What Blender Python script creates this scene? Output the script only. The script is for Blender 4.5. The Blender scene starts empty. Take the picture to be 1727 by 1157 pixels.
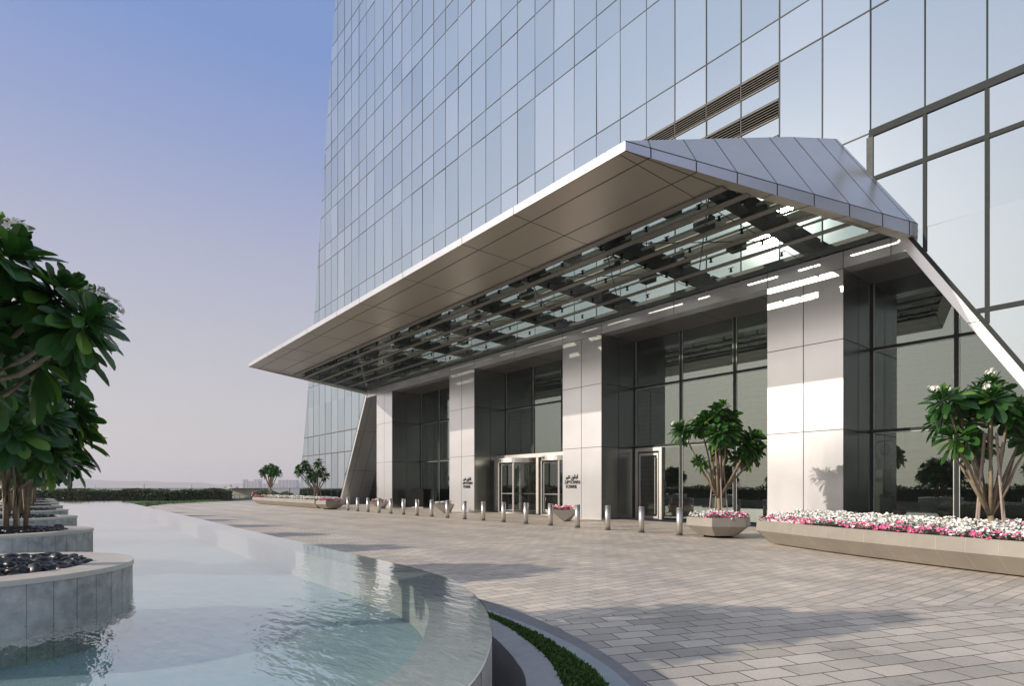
import bpy, bmesh, math, random
from mathutils import Vector, Matrix
from mathutils.geometry import tessellate_polygon
sc = bpy.context.scene
COL = sc.collection
rad = math.radians

# ------------------------------------------------------------------ camera, world, sun
cam_d = bpy.data.cameras.new("camera")
cam = bpy.data.objects.new("camera", cam_d); COL.objects.link(cam)
cam.location = (0, 0, 1.5)
cam.rotation_euler = (rad(90), 0, math.atan2(.7756, .6312))
cam_d.sensor_width = 36; cam_d.lens = 36 * 980 / 1727
cam_d.shift_y = (822 - 578.5) / 1727
cam_d.clip_start = .05; cam_d.clip_end = 12000
sc.camera = cam

SUN_TO = Vector((-.493, -1, .4547)).normalized()
sun_el = math.asin(SUN_TO.z)
sun_az = math.atan2(SUN_TO.x, SUN_TO.y)
w = bpy.data.worlds.new("World"); sc.world = w; w.use_nodes = True
nt = w.node_tree; bg = nt.nodes['Background']
sky = nt.nodes.new('ShaderNodeTexSky'); sky.sky_type = 'NISHITA'; sky.sun_disc = False
sky.sun_elevation = sun_el; sky.sun_rotation = sun_az
sky.air_density = 1.0; sky.dust_density = 2.2; sky.ozone_density = 2.0; sky.altitude = 10
tc = nt.nodes.new('ShaderNodeTexCoord'); sep = nt.nodes.new('ShaderNodeSeparateXYZ')
nt.links.new(tc.outputs['Generated'], sep.inputs[0])
rmp = nt.nodes.new('ShaderNodeValToRGB'); nt.links.new(sep.outputs['Z'], rmp.inputs[0])
# warm-lilac desert haze low down, clear blue higher up
cr = rmp.color_ramp
cr.elements[0].position = 0.0; cr.elements[0].color = (4.65, 4.25, 4.3, 1)
cr.elements[1].position = 1.0; cr.elements[1].color = (2.2, 2.9, 4.4, 1)
for p, c in ((.12, (4.35, 4.15, 4.3)), (.22, (3.95, 3.85, 4.28)), (.34, (3.3, 3.42, 4.4)), (.45, (2.45, 2.85, 4.5)), (.58, (1.55, 2.35, 4.6))):
    e = cr.elements.new(p); e.color = (*c, 1)
mx = nt.nodes.new('ShaderNodeMix'); mx.data_type = 'RGBA'; mx.inputs[0].default_value = .88
nt.links.new(sky.outputs[0], mx.inputs[6]); nt.links.new(rmp.outputs[0], mx.inputs[7])
# broad bright aureole of the hazy sky on the sun's side
dt = nt.nodes.new('ShaderNodeVectorMath'); dt.operation = 'DOT_PRODUCT'; nt.links.new(tc.outputs['Generated'], dt.inputs[0]); dt.inputs[1].default_value = SUN_TO
mr_ = nt.nodes.new('ShaderNodeMapRange'); mr_.interpolation_type = 'SMOOTHSTEP'; nt.links.new(dt.outputs['Value'], mr_.inputs[0])
mr_.inputs[1].default_value = .56; mr_.inputs[2].default_value = 1.0; mr_.inputs[3].default_value = 0; mr_.inputs[4].default_value = 1
ad = nt.nodes.new('ShaderNodeMix'); ad.data_type = 'RGBA'; ad.blend_type = 'ADD'; nt.links.new(mr_.outputs[0], ad.inputs[0])
nt.links.new(mx.outputs[2], ad.inputs[6]); ad.inputs[7].default_value = (4.3, 3.9, 3.3, 1)
nt.links.new(ad.outputs[2], bg.inputs[0]); bg.inputs[1].default_value = .1

sd = bpy.data.lights.new("sun", 'SUN'); so = bpy.data.objects.new("sun", sd); COL.objects.link(so)
sd.energy = 3.0; sd.angle = rad(.6); sd.color = (1, .89, .77)
so.rotation_euler = (-SUN_TO).to_track_quat('-Z', 'Y').to_euler()
so.location = (-20, -40, 30)
sc.view_settings.view_transform = 'Standard'; sc.view_settings.look = 'None'
sc.view_settings.exposure = 0.5; sc.view_settings.gamma = 1
sc.cycles.max_bounces = 10; sc.cycles.transparent_max_bounces = 12
sc.cycles.caustics_reflective = True; sc.cycles.sample_clamp_indirect = 3; sc.cycles.caustics_refractive = False

# ------------------------------------------------------------------ helpers
def tag(o, label=None, cat=None, group=None, kind=None):
    if label: o['label'] = label
    if cat: o['category'] = cat
    if group: o['group'] = group
    if kind: o['kind'] = kind
    return o

def empty(name, loc, label, cat, group=None, rz=0, parent=None):
    o = bpy.data.objects.new(name, None); COL.objects.link(o); o.location = loc
    o.rotation_euler = (0, 0, rz); o.empty_display_size = .2
    if parent: o.parent = parent
    return tag(o, label, cat, group)

def sub(name, parent):
    o = bpy.data.objects.new(name, None); COL.objects.link(o); o.parent = parent; o.empty_display_size = .2
    return o

class MB:
    def __init__(s): s.v = []; s.f = []; s.m = []; s.c = []
    def face(s, pts, m=0, c=0.5):
        n = len(s.v); s.v += [tuple(p) for p in pts]; s.f.append(tuple(range(n, n + len(pts)))); s.m.append(m); s.c.append(c)
    def box(s, x0, x1, y0, y1, z0, z1, m=0):
        s.hexa([(x0,y0,z0),(x1,y0,z0),(x1,y1,z0),(x0,y1,z0)], [(x0,y0,z1),(x1,y0,z1),(x1,y1,z1),(x0,y1,z1)], m)
    def hexa(s, lo, hi, m=0, caps=True):
        n = len(s.v); k = len(lo); s.v += [tuple(p) for p in lo] + [tuple(p) for p in hi]
        fs = [(n + i, n + (i + 1) % k, n + k + (i + 1) % k, n + k + i) for i in range(k)]
        if caps: fs += [tuple(n + i for i in reversed(range(k))), tuple(n + k + i for i in range(k))]
        s.f += fs; s.m += [m] * len(fs); s.c += [.5] * len(fs)
    def loft(s, rings, m=0, cap0=True, cap1=True):
        n = len(s.v); k = len(rings[0])
        for r in rings: s.v += [tuple(p) for p in r]
        for j in range(len(rings) - 1):
            for i in range(k):
                a = n + j * k + i; b = n + j * k + (i + 1) % k
                s.f.append((a, b, b + k, a + k)); s.m.append(m); s.c.append(.5)
        if cap0: s.f.append(tuple(n + i for i in reversed(range(k)))); s.m.append(m); s.c.append(.5)
        if cap1:
            q = n + (len(rings) - 1) * k
            s.f.append(tuple(q + i for i in range(k))); s.m.append(m); s.c.append(.5)
    def tube(s, pts, rs, seg=8, m=0):
        rings = []
        P = [Vector(p) for p in pts]
        if not hasattr(rs, '__len__'): rs = [rs] * len(P)
        for i, p in enumerate(P):
            d = (P[min(i + 1, len(P) - 1)] - P[max(i - 1, 0)]).normalized()
            a = d.cross(Vector((0, 0, 1)) if abs(d.z) < .95 else Vector((1, 0, 0))).normalized(); b = d.cross(a)
            rings.append([p + rs[i] * (math.cos(t) * a + math.sin(t) * b) for t in [2 * math.pi * k / seg for k in range(seg)]])
        s.loft(rings, m)
    def cyl(s, c, r, z0, z1, seg=24, m=0, r1=None):
        r1 = r if r1 is None else r1
        ring = lambda rr, z: [(c[0] + rr * math.cos(2*math.pi*k/seg), c[1] + rr * math.sin(2*math.pi*k/seg), z) for k in range(seg)]
        s.loft([ring(r, z0), ring(r1, z1)], m)
    def beam(s, a, b, w, n, h, m=0):
        """bar from a to b, width w in the plane, thickness h along normal n, sitting on the plane"""
        a = Vector(a); b = Vector(b); n = Vector(n).normalized(); t = (b - a).normalized().cross(n).normalized() * w / 2
        s.hexa([a - t, a + t, b + t, b - t], [a - t + n*h, a + t + n*h, b + t + n*h, b - t + n*h], m)
    def build(s, name, mats, parent=None, smooth=False, weld=False):
        me = bpy.data.meshes.new(name); me.from_pydata(s.v, [], s.f)
        if not isinstance(mats, (list, tuple)): mats = [mats]
        for m in mats: me.materials.append(m)
        me.polygons.foreach_set('material_index', s.m)
        if any(c != .5 for c in s.c):
            at = me.attributes.new('tint', 'FLOAT', 'FACE'); at.data.foreach_set('value', s.c)
        if smooth: me.polygons.foreach_set('use_smooth', [True] * len(s.f))
        if not s.c or all(c == .5 for c in s.c):
            bm = bmesh.new(); bm.from_mesh(me); bmesh.ops.recalc_face_normals(bm, faces=bm.faces); bm.to_mesh(me); bm.free()
        me.update()
        o = bpy.data.objects.new(name, me); COL.objects.link(o)
        if parent: o.parent = parent
        return o

def copy_tree(o, parent=None):
    c = o.copy(); COL.objects.link(c); c.parent = parent
    for ch in o.children: copy_tree(ch, c)
    return c

def polymesh(name, outer, holes, z, mat, parent=None, depth=0):
    lists = [[Vector((x, y, 0)) for x, y in outer]] + [[Vector((x, y, 0)) for x, y in h] for h in holes]
    tri = tessellate_polygon(lists); flat = [p for l in lists for p in l]
    mb = MB(); mb.v = [(p.x, p.y, z) for p in flat]
    for t in tri:
        a, b, c = [flat[i] for i in t]
        if (b - a).cross(c - a).z < 0: t = (t[0], t[2], t[1])
        mb.f.append(tuple(t)); mb.m.append(0); mb.c.append(.5)
    if depth:
        for l in lists:
            for i in range(len(l)):
                a, b = l[i], l[(i + 1) % len(l)]
                mb.face([(a.x,a.y,z),(b.x,b.y,z),(b.x,b.y,z-depth),(a.x,a.y,z-depth)])
    me = bpy.data.meshes.new(name); me.from_pydata(mb.v, [], mb.f); me.materials.append(mat)
    o = bpy.data.objects.new(name, me); COL.objects.link(o)
    if parent: o.parent = parent
    return o

# ------------------------------------------------------------------ materials
class N:
    def __init__(s, name):
        s.m = bpy.data.materials.new(name); s.m.use_nodes = True; s.t = s.m.node_tree
        s.b = s.t.nodes['Principled BSDF']; s.out = s.t.nodes['Material Output']
    def n(s, typ, **k):
        nd = s.t.nodes.new(typ)
        for a, v in k.items(): setattr(nd, a, v)
        return nd
    def l(s, a, b): s.t.links.new(a, b)
    def coord(s, kind='Object', scale=(1,1,1), rot=(0,0,0), loc=(0,0,0)):
        tcn = s.n('ShaderNodeTexCoord'); mp = s.n('ShaderNodeMapping')
        mp.inputs['Scale'].default_value = scale; mp.inputs['Rotation'].default_value = rot; mp.inputs['Location'].default_value = loc
        s.l(tcn.outputs[kind], mp.inputs[0]); return mp.outputs[0]
    def noise(s, vec, scale, detail=4, rough=.55):
        t = s.n('ShaderNodeTexNoise'); t.inputs['Scale'].default_value = scale; t.inputs['Detail'].default_value = detail
        t.inputs['Roughness'].default_value = rough
        if vec is not None: s.l(vec, t.inputs['Vector'])
        return t.outputs['Fac']
    def ramp(s, fac, stops):
        r = s.n('ShaderNodeValToRGB'); s.l(fac, r.inputs[0]); e = r.color_ramp.elements
        e[0].position, e[0].color = stops[0][0], (*stops[0][1], 1); e[1].position, e[1].color = stops[-1][0], (*stops[-1][1], 1)
        for p, c in stops[1:-1]: x = e.new(p); x.color = (*c, 1)
        return r.outputs[0]
    def mix(s, fac, a, b, mode='MIX'):
        x = s.n('ShaderNodeMix', data_type='RGBA', blend_type=mode)
        for sock, val in ((0, fac), (6, a), (7, b)):
            if hasattr(val, 'is_linked'): s.l(val, x.inputs[sock])
            elif isinstance(val, tuple): x.inputs[sock].default_value = (*val, 1)
            else: x.inputs[sock].default_value = val
        return x.outputs[2]
    def bump(s, h, strength=.3, dist=.01):
        b = s.n('ShaderNodeBump'); b.inputs['Strength'].default_value = strength; b.inputs['Distance'].default_value = dist
        s.l(h, b.inputs['Height']); s.l(b.outputs[0], s.b.inputs['Normal']); return b
    def set(s, **k):
        for a, v in k.items():
            i = s.b.inputs[a.replace('_', ' ')]
            if hasattr(v, 'is_linked'): s.l(v, i)
            else: i.default_value = (*v, 1) if isinstance(v, tuple) and len(v) == 3 else v
        return s

def simple(name, col, rough=.6, metal=0, var=.12, scale=6, bump=0, spec=None):
    s = N(name); v = s.coord()
    f = s.noise(v, scale)
    s.set(Base_Color=s.ramp(f, [(.3, tuple(c*(1-var) for c in col)), (.7, tuple(min(1, c*(1+var)) for c in col))]), Roughness=rough, Metallic=metal)
    if bump: s.bump(s.noise(v, scale*8), bump, .004)
    if spec is not None: s.b.inputs['Specular IOR Level'].default_value = spec
    return s.m

def panel_metal(name, col, rough=.34, metal=.55):
    s = N(name); v = s.coord(scale=(.15, .15, .6))
    f = s.noise(v, 1.3, 3); g = s.noise(s.coord(scale=(2, 2, .4)), 1.5, 2)
    s.set(Base_Color=s.ramp(f, [(.3, tuple(c*.93 for c in col)), (.7, tuple(c*1.04 for c in col))]), Metallic=metal)
    r = s.n('ShaderNodeMapRange'); s.l(g, r.inputs[0]); r.inputs[3].default_value = rough - .03; r.inputs[4].default_value = rough + .05
    s.l(r.outputs[0], s.b.inputs['Roughness'])
    s.bump(s.noise(s.coord(scale=(.5, .5, .5)), 1.0, 0), .02, .03)
    return s.m

M = {}
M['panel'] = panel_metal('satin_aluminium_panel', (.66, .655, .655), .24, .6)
M['panel_shaded'] = panel_metal('satin_aluminium_shaded', (.47, .43, .36), .32, .65)  # same aluminium as the panels, soffit shade and ground reflection put into the colour
M['side_steel'] = panel_metal('darker_column_side', (.36, .375, .35), .24, .9)  # darker metal tone for both side faces of the columns
M['seam'] = simple('dark_joint', (.02, .02, .02), .7)
M['frame_dark'] = simple('dark_anodised_frame', (.035, .04, .038), .65, 0, spec=.15)
M['frame_mid'] = simple('bronze_grey_mullion', (.115, .12, .11), .8, 0, spec=.12)
M['steel'] = panel_metal('brushed_steel', (.66, .63, .59), .36, .85)
M['edge_light'] = simple('light_glazing_bead', (.5, .52, .5), .35, .3)
M['bar'] = simple('grey_brown_bar', (.20, .185, .165), .4, .2)
M['cream'] = simple('cream_painted_tube', (.55, .52, .42), .5)
M['black'] = simple('black_paint', (.008, .008, .008), .7, 0, spec=.08)
M['struct'] = simple('dark_steelwork', (.035, .036, .035), .5)
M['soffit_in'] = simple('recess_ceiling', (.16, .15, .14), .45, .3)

def tower_glass():
    s = N('reflective_tower_glass')
    a = s.n('ShaderNodeAttribute', attribute_name='tint')
    v = s.coord()
    col = s.ramp(a.outputs['Fac'], [(0, (.42, .49, .53)), (.5, (.455, .525, .56)), (1, (.51, .57, .60))])
    s.set(Base_Color=col, Metallic=1.0, Roughness=.045)
    s.bump(s.noise(s.coord(scale=(.8, 1, .35)), 1.0, 1), .10, .02)
    return s.m
M['tglass'] = tower_glass()

def lobby_glass(name, trans, refl, f):
    s = N(name); s.t.nodes.remove(s.b)
    tr = s.n('ShaderNodeBsdfTransparent'); tr.inputs[0].default_value = (*trans, 1)
    gl = s.n('ShaderNodeBsdfGlossy'); gl.inputs['Roughness'].default_value = .012; gl.inputs[0].default_value = (*refl, 1)
    b = s.n('ShaderNodeBump'); b.inputs['Strength'].default_value = .03; b.inputs['Distance'].default_value = .01
    s.l(s.noise(s.coord(scale=(1, 1, .5)), 1.1, 1), b.inputs['Height']); s.l(b.outputs[0], gl.inputs['Normal'])
    lwf = s.n('ShaderNodeLayerWeight'); lwf.inputs[0].default_value = .5
    pw_ = s.n('ShaderNodeMath', operation='POWER'); s.l(lwf.outputs['Facing'], pw_.inputs[0]); pw_.inputs[1].default_value = 5.5
    lw = pw_
    ma = s.n('ShaderNodeMath', operation='MULTIPLY_ADD'); s.l(lw.outputs[0], ma.inputs[0]); ma.inputs[1].default_value = 1 - f; ma.inputs[2].default_value = f
    ma.use_clamp = True
    mixn = s.n('ShaderNodeMixShader'); s.l(ma.outputs[0], mixn.inputs[0]); s.l(tr.outputs[0], mixn.inputs[1]); s.l(gl.outputs[0], mixn.inputs[2])
    s.l(mixn.outputs[0], s.out.inputs[0]); return s.m
M['lglass'] = lobby_glass('tinted_lobby_glass', (.46, .50, .47), (.70, .80, .75), .25)
M['cglass'] = lobby_glass('clear_canopy_glass', (.72, .76, .73), (.55, .58, .54), .01)
M['dglass'] = lobby_glass('clear_door_glass', (.55, .58, .55), (.9, .95, .93), .12)

def stone(name, c1, c2, scale=5, rough=.55, bump=.2, joints=None):
    s = N(name); v = s.coord()
    f = s.noise(v, scale, 6, .65); g = s.noise(v, scale * .22, 3)
    c = s.mix(.35, s.ramp(f, [(.32, c1), (.68, c2)]), s.ramp(g, [(.35, tuple(x*.82 for x in c1)), (.65, c2)]))
    s.set(Base_Color=c, Roughness=rough)
    s.bump(f, bump, .006); return s.m
M['planter_stone'] = stone('grey_veined_limestone', (.20, .20, .185), (.56, .55, .51), 8)
M['coping'] = stone('pale_beige_coping', (.50, .46, .40), (.62, .57, .50), 9, .5, .1)
M['kerb'] = stone('mid_grey_kerb', (.30, .30, .30), (.38, .375, .37), 12, .6, .1)
M['kerb_pale'] = stone('blue_grey_kerb', (.27, .31, .32), (.34, .37, .375), 12, .6, .1)
M['band'] = stone('dark_border_paver', (.17, .17, .175), (.25, .245, .24), 8, .7, .2)
M['planter_beige'] = stone('beige_planter_cladding', (.265, .24, .20), (.325, .295, .245), 3, .55, .05)
M['plaster'] = stone('cream_render', (.6, .56, .5), (.68, .64, .57), 1, .8, .05)

def paving():
    s = N('granite_setts')
    tcn = s.n('ShaderNodeTexCoord')
    def brick(rot, bw, rh, loc, c1, c2, mortar):
        mp = s.n('ShaderNodeMapping'); mp.inputs['Rotation'].default_value = (0, 0, rot); mp.inputs['Location'].default_value = loc
        s.l(tcn.outputs['Object'], mp.inputs[0])
        # slight wobble keeps the joints from being ruler straight
        nz = s.n('ShaderNodeTexNoise'); nz.inputs['Scale'].default_value = 1.7; s.l(tcn.outputs['Object'], nz.inputs['Vector'])
        va = s.n('ShaderNodeVectorMath', operation='MULTIPLY_ADD'); s.l(nz.outputs['Color'], va.inputs[0]); va.inputs[1].default_value = (.03, .03, 0)
        s.l(mp.outputs[0], va.inputs[2])
        b = s.n('ShaderNodeTexBrick'); s.l(va.outputs[0], b.inputs['Vector'])
        b.inputs['Scale'].default_value = 1; b.inputs['Brick Width'].default_value = bw; b.inputs['Row Height'].default_value = rh
        b.inputs['Mortar Size'].default_value = .009; b.inputs['Mortar Smooth'].default_value = .25; b.inputs['Bias'].default_value = 0
        b.offset = .5; b.offset_frequency = 2
        b.inputs['Color1'].default_value = (*c1, 1); b.inputs['Color2'].default_value = (*c2, 1); b.inputs['Mortar'].default_value = (*mortar, 1)
        return b
    A = brick(rad(-68), .42, .235, (0, 0, 0), (.43, .395, .34), (.66, .59, .495), (.135, .12, .10))
    B = brick(rad(-88), .40, .20, (.1, 0, 0), (.52, .47, .40), (.70, .62, .515), (.25, .22, .175))
    # the laying pattern changes along a curved joint
    sp = s.n('ShaderNodeSeparateXYZ'); s.l(tcn.outputs['Object'], sp.inputs[0])
    vd = s.n('ShaderNodeVectorMath', operation='DISTANCE'); s.l(tcn.outputs['Object'], vd.inputs[0]); vd.inputs[1].default_value = (8, 0, 0)
    gt = s.n('ShaderNodeMath', operation='GREATER_THAN'); s.l(vd.outputs['Value'], gt.inputs[0]); gt.inputs[1].default_value = 13.6
    col = s.mix(gt.outputs[0], A.outputs[0], B.outputs[0])
    fac = s.mix(gt.outputs[0], A.outputs[1], B.outputs[1])
    big = s.noise(tcn.outputs['Object'], .35, 5); fine = s.noise(tcn.outputs['Object'], 40, 3)
    col = s.mix(1.0, col, s.ramp(big, [(.3, (.80, .81, .83)), (.7, (1.08, 1.06, 1.03))]), 'MULTIPLY')
    col = s.mix(1.0, col, s.ramp(fine, [(.3, (.9, .9, .9)), (.7, (1.08, 1.08, 1.08))]), 'MULTIPLY')
    spots = s.noise(tcn.outputs['Object'], 1.6, 6, .7)
    col = s.mix(1.0, col, s.ramp(spots, [(.30, (.72, .71, .70)), (.42, (1, 1, 1)), (.75, (1.03, 1.02, 1.0))]), 'MULTIPLY')
    lane = s.n('ShaderNodeTexWave', wave_type='RINGS'); lane.inputs['Scale'].default_value = .16; lane.inputs['Distortion'].default_value = 1.5
    mpl = s.n('ShaderNodeMapping'); mpl.inputs['Location'].default_value = (-8, 2, 0); s.l(tcn.outputs['Object'], mpl.inputs[0]); s.l(mpl.outputs[0], lane.inputs['Vector'])
    col = s.mix(.55, col, s.mix(1.0, col, s.ramp(lane.outputs['Fac'], [(.2, (.86, .85, .85)), (.8, (1.04, 1.03, 1.02))]), 'MULTIPLY'))
    s.set(Base_Color=col, Roughness=.62)
    mt = s.n('ShaderNodeMath', operation='MULTIPLY_ADD'); s.l(fac, mt.inputs[0]); mt.inputs[1].default_value = -1; s.l(fine, mt.inputs[2])
    s.bump(mt.outputs[0], .45, .006)
    return s.m
M['paving'] = paving()

def water_mat():
    s = N('pool_water'); s.t.nodes.remove(s.b)
    tr = s.n('ShaderNodeBsdfTransparent'); tr.inputs[0].default_value = (.93, .985, .985, 1)
    gl = s.n('ShaderNodeBsdfGlossy'); gl.inputs['Roughness'].default_value = .0; gl.inputs[0].default_value = (1, 1, 1, 1)
    v = s.coord(scale=(1, 1, 1), rot=(0, 0, rad(50)))
    v2 = s.coord(scale=(1.0, 3.2, 1), rot=(0, 0, rad(-50.9)))
    n1 = s.noise(v2, 3.2, 3, .5); n2 = s.noise(v2, 9, 2, .5); n3 = s.noise(v, .35, 2)
    # ripples strong near the weir, calm far away
    sp = s.n('ShaderNodeTexCoord'); vd = s.n('ShaderNodeVectorMath', operation='DISTANCE'); s.l(sp.outputs['Object'], vd.inputs[0]); vd.inputs[1].default_value = (-3.2, .6, .6)
    mr = s.n('ShaderNodeMapRange'); s.l(vd.outputs['Value'], mr.inputs[0]); mr.inputs[1].default_value = .5; mr.inputs[2].default_value = 6; mr.inputs[3].default_value = .22; mr.inputs[4].default_value = .02
    a = s.n('ShaderNodeMath', operation='MULTIPLY_ADD'); s.l(n2, a.inputs[0]); a.inputs[1].default_value = .3; s.l(n1, a.inputs[2])
    b = s.n('ShaderNodeBump'); b.inputs['Distance'].default_value = .03; s.l(mr.outputs[0], b.inputs['Strength']); s.l(a.outputs[0], b.inputs['Height'])
    s.l(b.outputs[0], gl.inputs['Normal'])
    lwt = s.n('ShaderNodeLayerWeight'); lwt.inputs[0].default_value = .5; s.l(b.outputs[0], lwt.inputs['Normal'])
    pwr = s.n('ShaderNodeMath', operation='POWER'); s.l(lwt.outputs['Facing'], pwr.inputs[0]); pwr.inputs[1].default_value = 3.1
    fr = s.n('ShaderNodeMath', operation='MULTIPLY_ADD'); s.l(pwr.outputs[0], fr.inputs[0]); fr.inputs[1].default_value = .96; fr.inputs[2].default_value = .04
    mixn = s.n('ShaderNodeMixShader'); s.l(fr.outputs[0], mixn.inputs[0]); s.l(tr.outputs[0], mixn.inputs[1]); s.l(gl.outputs[0], mixn.inputs[2])
    s.l(mixn.outputs[0], s.out.inputs[0]); return s.m
M['water'] = water_mat()
M['poolfloor'] = stone('pool_floor_stone', (.29, .42, .43), (.41, .53, .535), 3, .6, .1)
M['rim_wet'] = stone('wet_rim_stone', (.44, .43, .40), (.58, .57, .53), 14, .3, .15)

def leaf_mat(name, dark, mid, light, rough=.36):
    s = N(name); g = s.n('ShaderNodeNewGeometry')
    c = s.ramp(g.outputs['Random Per Island'], [(0, dark), (.45, mid), (.78, mid), (1, light)])
    s.set(Base_Color=c, Roughness=rough)
    s.t.nodes.remove(s.t.nodes['Material Output']); out = s.n('ShaderNodeOutputMaterial')
    tl = s.n('ShaderNodeBsdfTranslucent'); cc = s.mix(1.0, c, (1.6, 2.1, .7), 'MULTIPLY'); s.l(cc, tl.inputs[0])
    mxs = s.n('ShaderNodeMixShader'); mxs.inputs[0].default_value = .16
    s.l(s.b.outputs[0], mxs.inputs[1]); s.l(tl.outputs[0], mxs.inputs[2]); s.l(mxs.outputs[0], out.inputs[0])
    return s.m
M['leaf'] = leaf_mat('frangipani_leaf', (.012, .044, .010), (.028, .095, .016), (.14, .26, .035))
M['hedge_leaf'] = leaf_mat('hedge_leaf', (.025, .045, .018), (.055, .085, .035), (.16, .18, .11), .6)
M['grass'] = leaf_mat('grass_blade', (.035, .07, .012), (.06, .12, .02), (.12, .17, .04), .6)
M['flower_leaf'] = leaf_mat('petunia_leaf', (.05, .10, .02), (.09, .16, .03), (.16, .22, .05), .6)
M['white_fl'] = simple('white_petal', (.82, .80, .74), .6, 0, .06, 20)
M['pink_fl'] = simple('pink_petal', (.80, .13, .32), .6, 0, .3, 20)
M['bark'] = stone('tan_bark', (.16, .12, .075), (.32, .25, .16), 18, .8, .5)
M['stake'] = stone('pale_pole', (.32, .25, .20), (.45, .36, .30), 20, .7, .2)
M['joint'] = simple('grey_joint', (.10, .10, .10), .8)
M['pale_joint'] = simple('pale_joint', (.42, .385, .33), .8)
M['soil'] = simple('soil', (.03, .025, .02), .9)
M['pebble'] = simple('black_pebble', (.022, .022, .024), .38, 0, .5, 3)
M['sand'] = stone('desert_ground', (.33, .30, .27), (.42, .39, .35), .01, .95, 0)
M['far_build'] = simple('far_concrete', (.42, .40, .42), .8, 0, .08, .02)
M['far_white'] = simple('far_white_render', (.66, .63, .60), .8, 0, .08, .02)
M['hill'] = simple('far_hill', (.33, .31, .31), .95, 0, .1, .003)
M['red'] = simple('red_enamel', (.55, .03, .03), .35)
M['lawn'] = simple('lawn_soil', (.05, .09, .02), .9, 0, .3, 5)
M['inner_wall'] = stone('lobby_wall', (.15, .14, .12), (.21, .195, .165), 1.2, .5, .0)
M['inner_floor'] = simple('lobby_floor', (.06, .058, .052), .2)

# ------------------------------------------------------------------ tower
YF = 20.0; YG = 22.4; CX = -24.36
tower = empty('glass_tower', (0, 0, 0), 'silver glass office tower with tapering side edge, filling the right of the view', 'building')
def mir(x): return 2 * CX - x
def legR(z): return -.64 - z / 1.674          # outer line of the right inclined leg
ZT = 9.07
COLX = [(-40.95, -38.45), (-30.80, -28.12), (-20.62, -18.08), (-10.25, -7.75)]
TOPZ = 62.0
def edgeL(z): return -58.15 + .24 * z if z < 17.7 else -53.9 + .187 * (z - 17.7)
def edgeR(z): return mir(edgeL(z))

# facade panes -------------------------------------------------------
MOD = 1.4295; X0 = -4.10
xs = sorted([X0 + MOD * k for k in range(-42, 12)])
rows = [0, 4.5, 6.27, 10.98, 12.5, 16.33, 17.85, 21.8, 23.3, 26.1, 27.6, 30.4, 31.9, 34.65, 36.12, 38.9, 40.33, 43.1, 44.55, 47.3, 48.8, 51.5, 53.0, 55.7, 57.2, 60, TOPZ]
def clip(poly, f):
    out = []
    for i in range(len(poly)):
        a, b = poly[i], poly[(i + 1) % len(poly)]; fa, fb = f(a), f(b)
        if fa >= 0: out.append(a)
        if (fa >= 0) != (fb >= 0):
            t = fa / (fa - fb); out.append((a[0] + t*(b[0]-a[0]), a[1] + t*(b[1]-a[1])))
    return out
sR = 1 / 1.674
def pane_pieces(x0, x1, z0, z1):
    P = [(x0, z0), (x1, z0), (x1, z1), (x0, z1)]
    # tower side edges
    k = (edgeL(z1) - edgeL(z0)) / (z1 - z0); e0 = edgeL(z0)
    P = clip(P, lambda p: p[0] - (e0 + k * (p[1] - z0)))
    if len(P) > 2: P = clip(P, lambda p: (2*CX - (e0 + k * (p[1] - z0))) - p[0])
    if len(P) < 3: return []
    if z0 >= ZT: return [P]
    res = []
    U = clip(P, lambda p: p[1] - ZT)
    if len(U) > 2: res.append(U)
    L = clip(P, lambda p: ZT - p[1])
    if len(L) > 2:
        r = clip(L, lambda p: p[0] - (legR(0) + .10 - p[1] * sR))
        if len(r) > 2: res.append(r)
        l = clip(L, lambda p: (mir(legR(0) + .10) + p[1] * sR) - p[0])
        if len(l) > 2: res.append(l)
    return res
random.seed(7)
def camproj(x, y, z):
    r = .6312*x + .7756*y; f = -.7756*x + .6312*y
    return (863.5 + 980*r/f, 822 - 980*(z-1.5)/f) if f > .1 else None
LOUV = (-21.27, -9.83)
panes = []
for i in range(len(xs) - 1):
    x0, x1 = xs[i], xs[i + 1]
    rr = list(rows)
    if x0 > -6.98: rr = [0, 6.34, 11.04, 12.5] + [r for r in rows if r > 12.6]; 
    if LOUV[0] - .1 < x0 < LOUV[1] - .1: rr = [r for r in rr if r != 16.33] + [13.1, 13.8, 14.4, 15.08, 15.68, 16.33]; rr.sort()
    for j in range(len(rr) - 1):
        z0, z1 = rr[j], rr[j + 1]
        if LOUV[0] - .1 < x0 < LOUV[1] - .1 and (abs(z0-13.1) < .01 or abs(z0-14.4) < .01 or abs(z0-15.68) < .01): continue
        for P in pane_pieces(x0 + .012, x1 - .012, z0 + .012, z1 - .012):
            ar = 0; Q = [camproj(p[0], YF, p[1]) for p in P]
            if all(Q):
                Q = [(min(max(q[0], 0), 1727), min(max(q[1], 0), 1157)) for q in Q]
                ar = abs(sum(Q[a][0]*Q[(a+1)%len(Q)][1] - Q[(a+1)%len(Q)][0]*Q[a][1] for a in range(len(Q)))) / 2
            tx = random.gauss(0, .005); tz = random.gauss(0, .0022); cx = sum(p[0] for p in P)/len(P); cz = sum(p[1] for p in P)/len(P)
            pts = [(p[0], YF + .0 + tx*(p[0]-cx) + tz*(p[1]-cz), p[1]) for p in P]
            panes.append((ar, pts, min(1, max(0.001, random.gauss(.5, .34)))))
panes.sort(key=lambda t: -t[0])
facade = sub('curtain_wall', tower)
for ar, pts, c in panes[:96]:
    mb = MB(); mb.face(pts, 0, c); mb.build('window_pane', M['tglass'], facade)
mb = MB()
for ar, pts, c in panes[96:]: mb.face(pts, 0, c)
o = mb.build('window_panes', M['tglass'], facade); o['kind'] = 'stuff'
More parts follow.
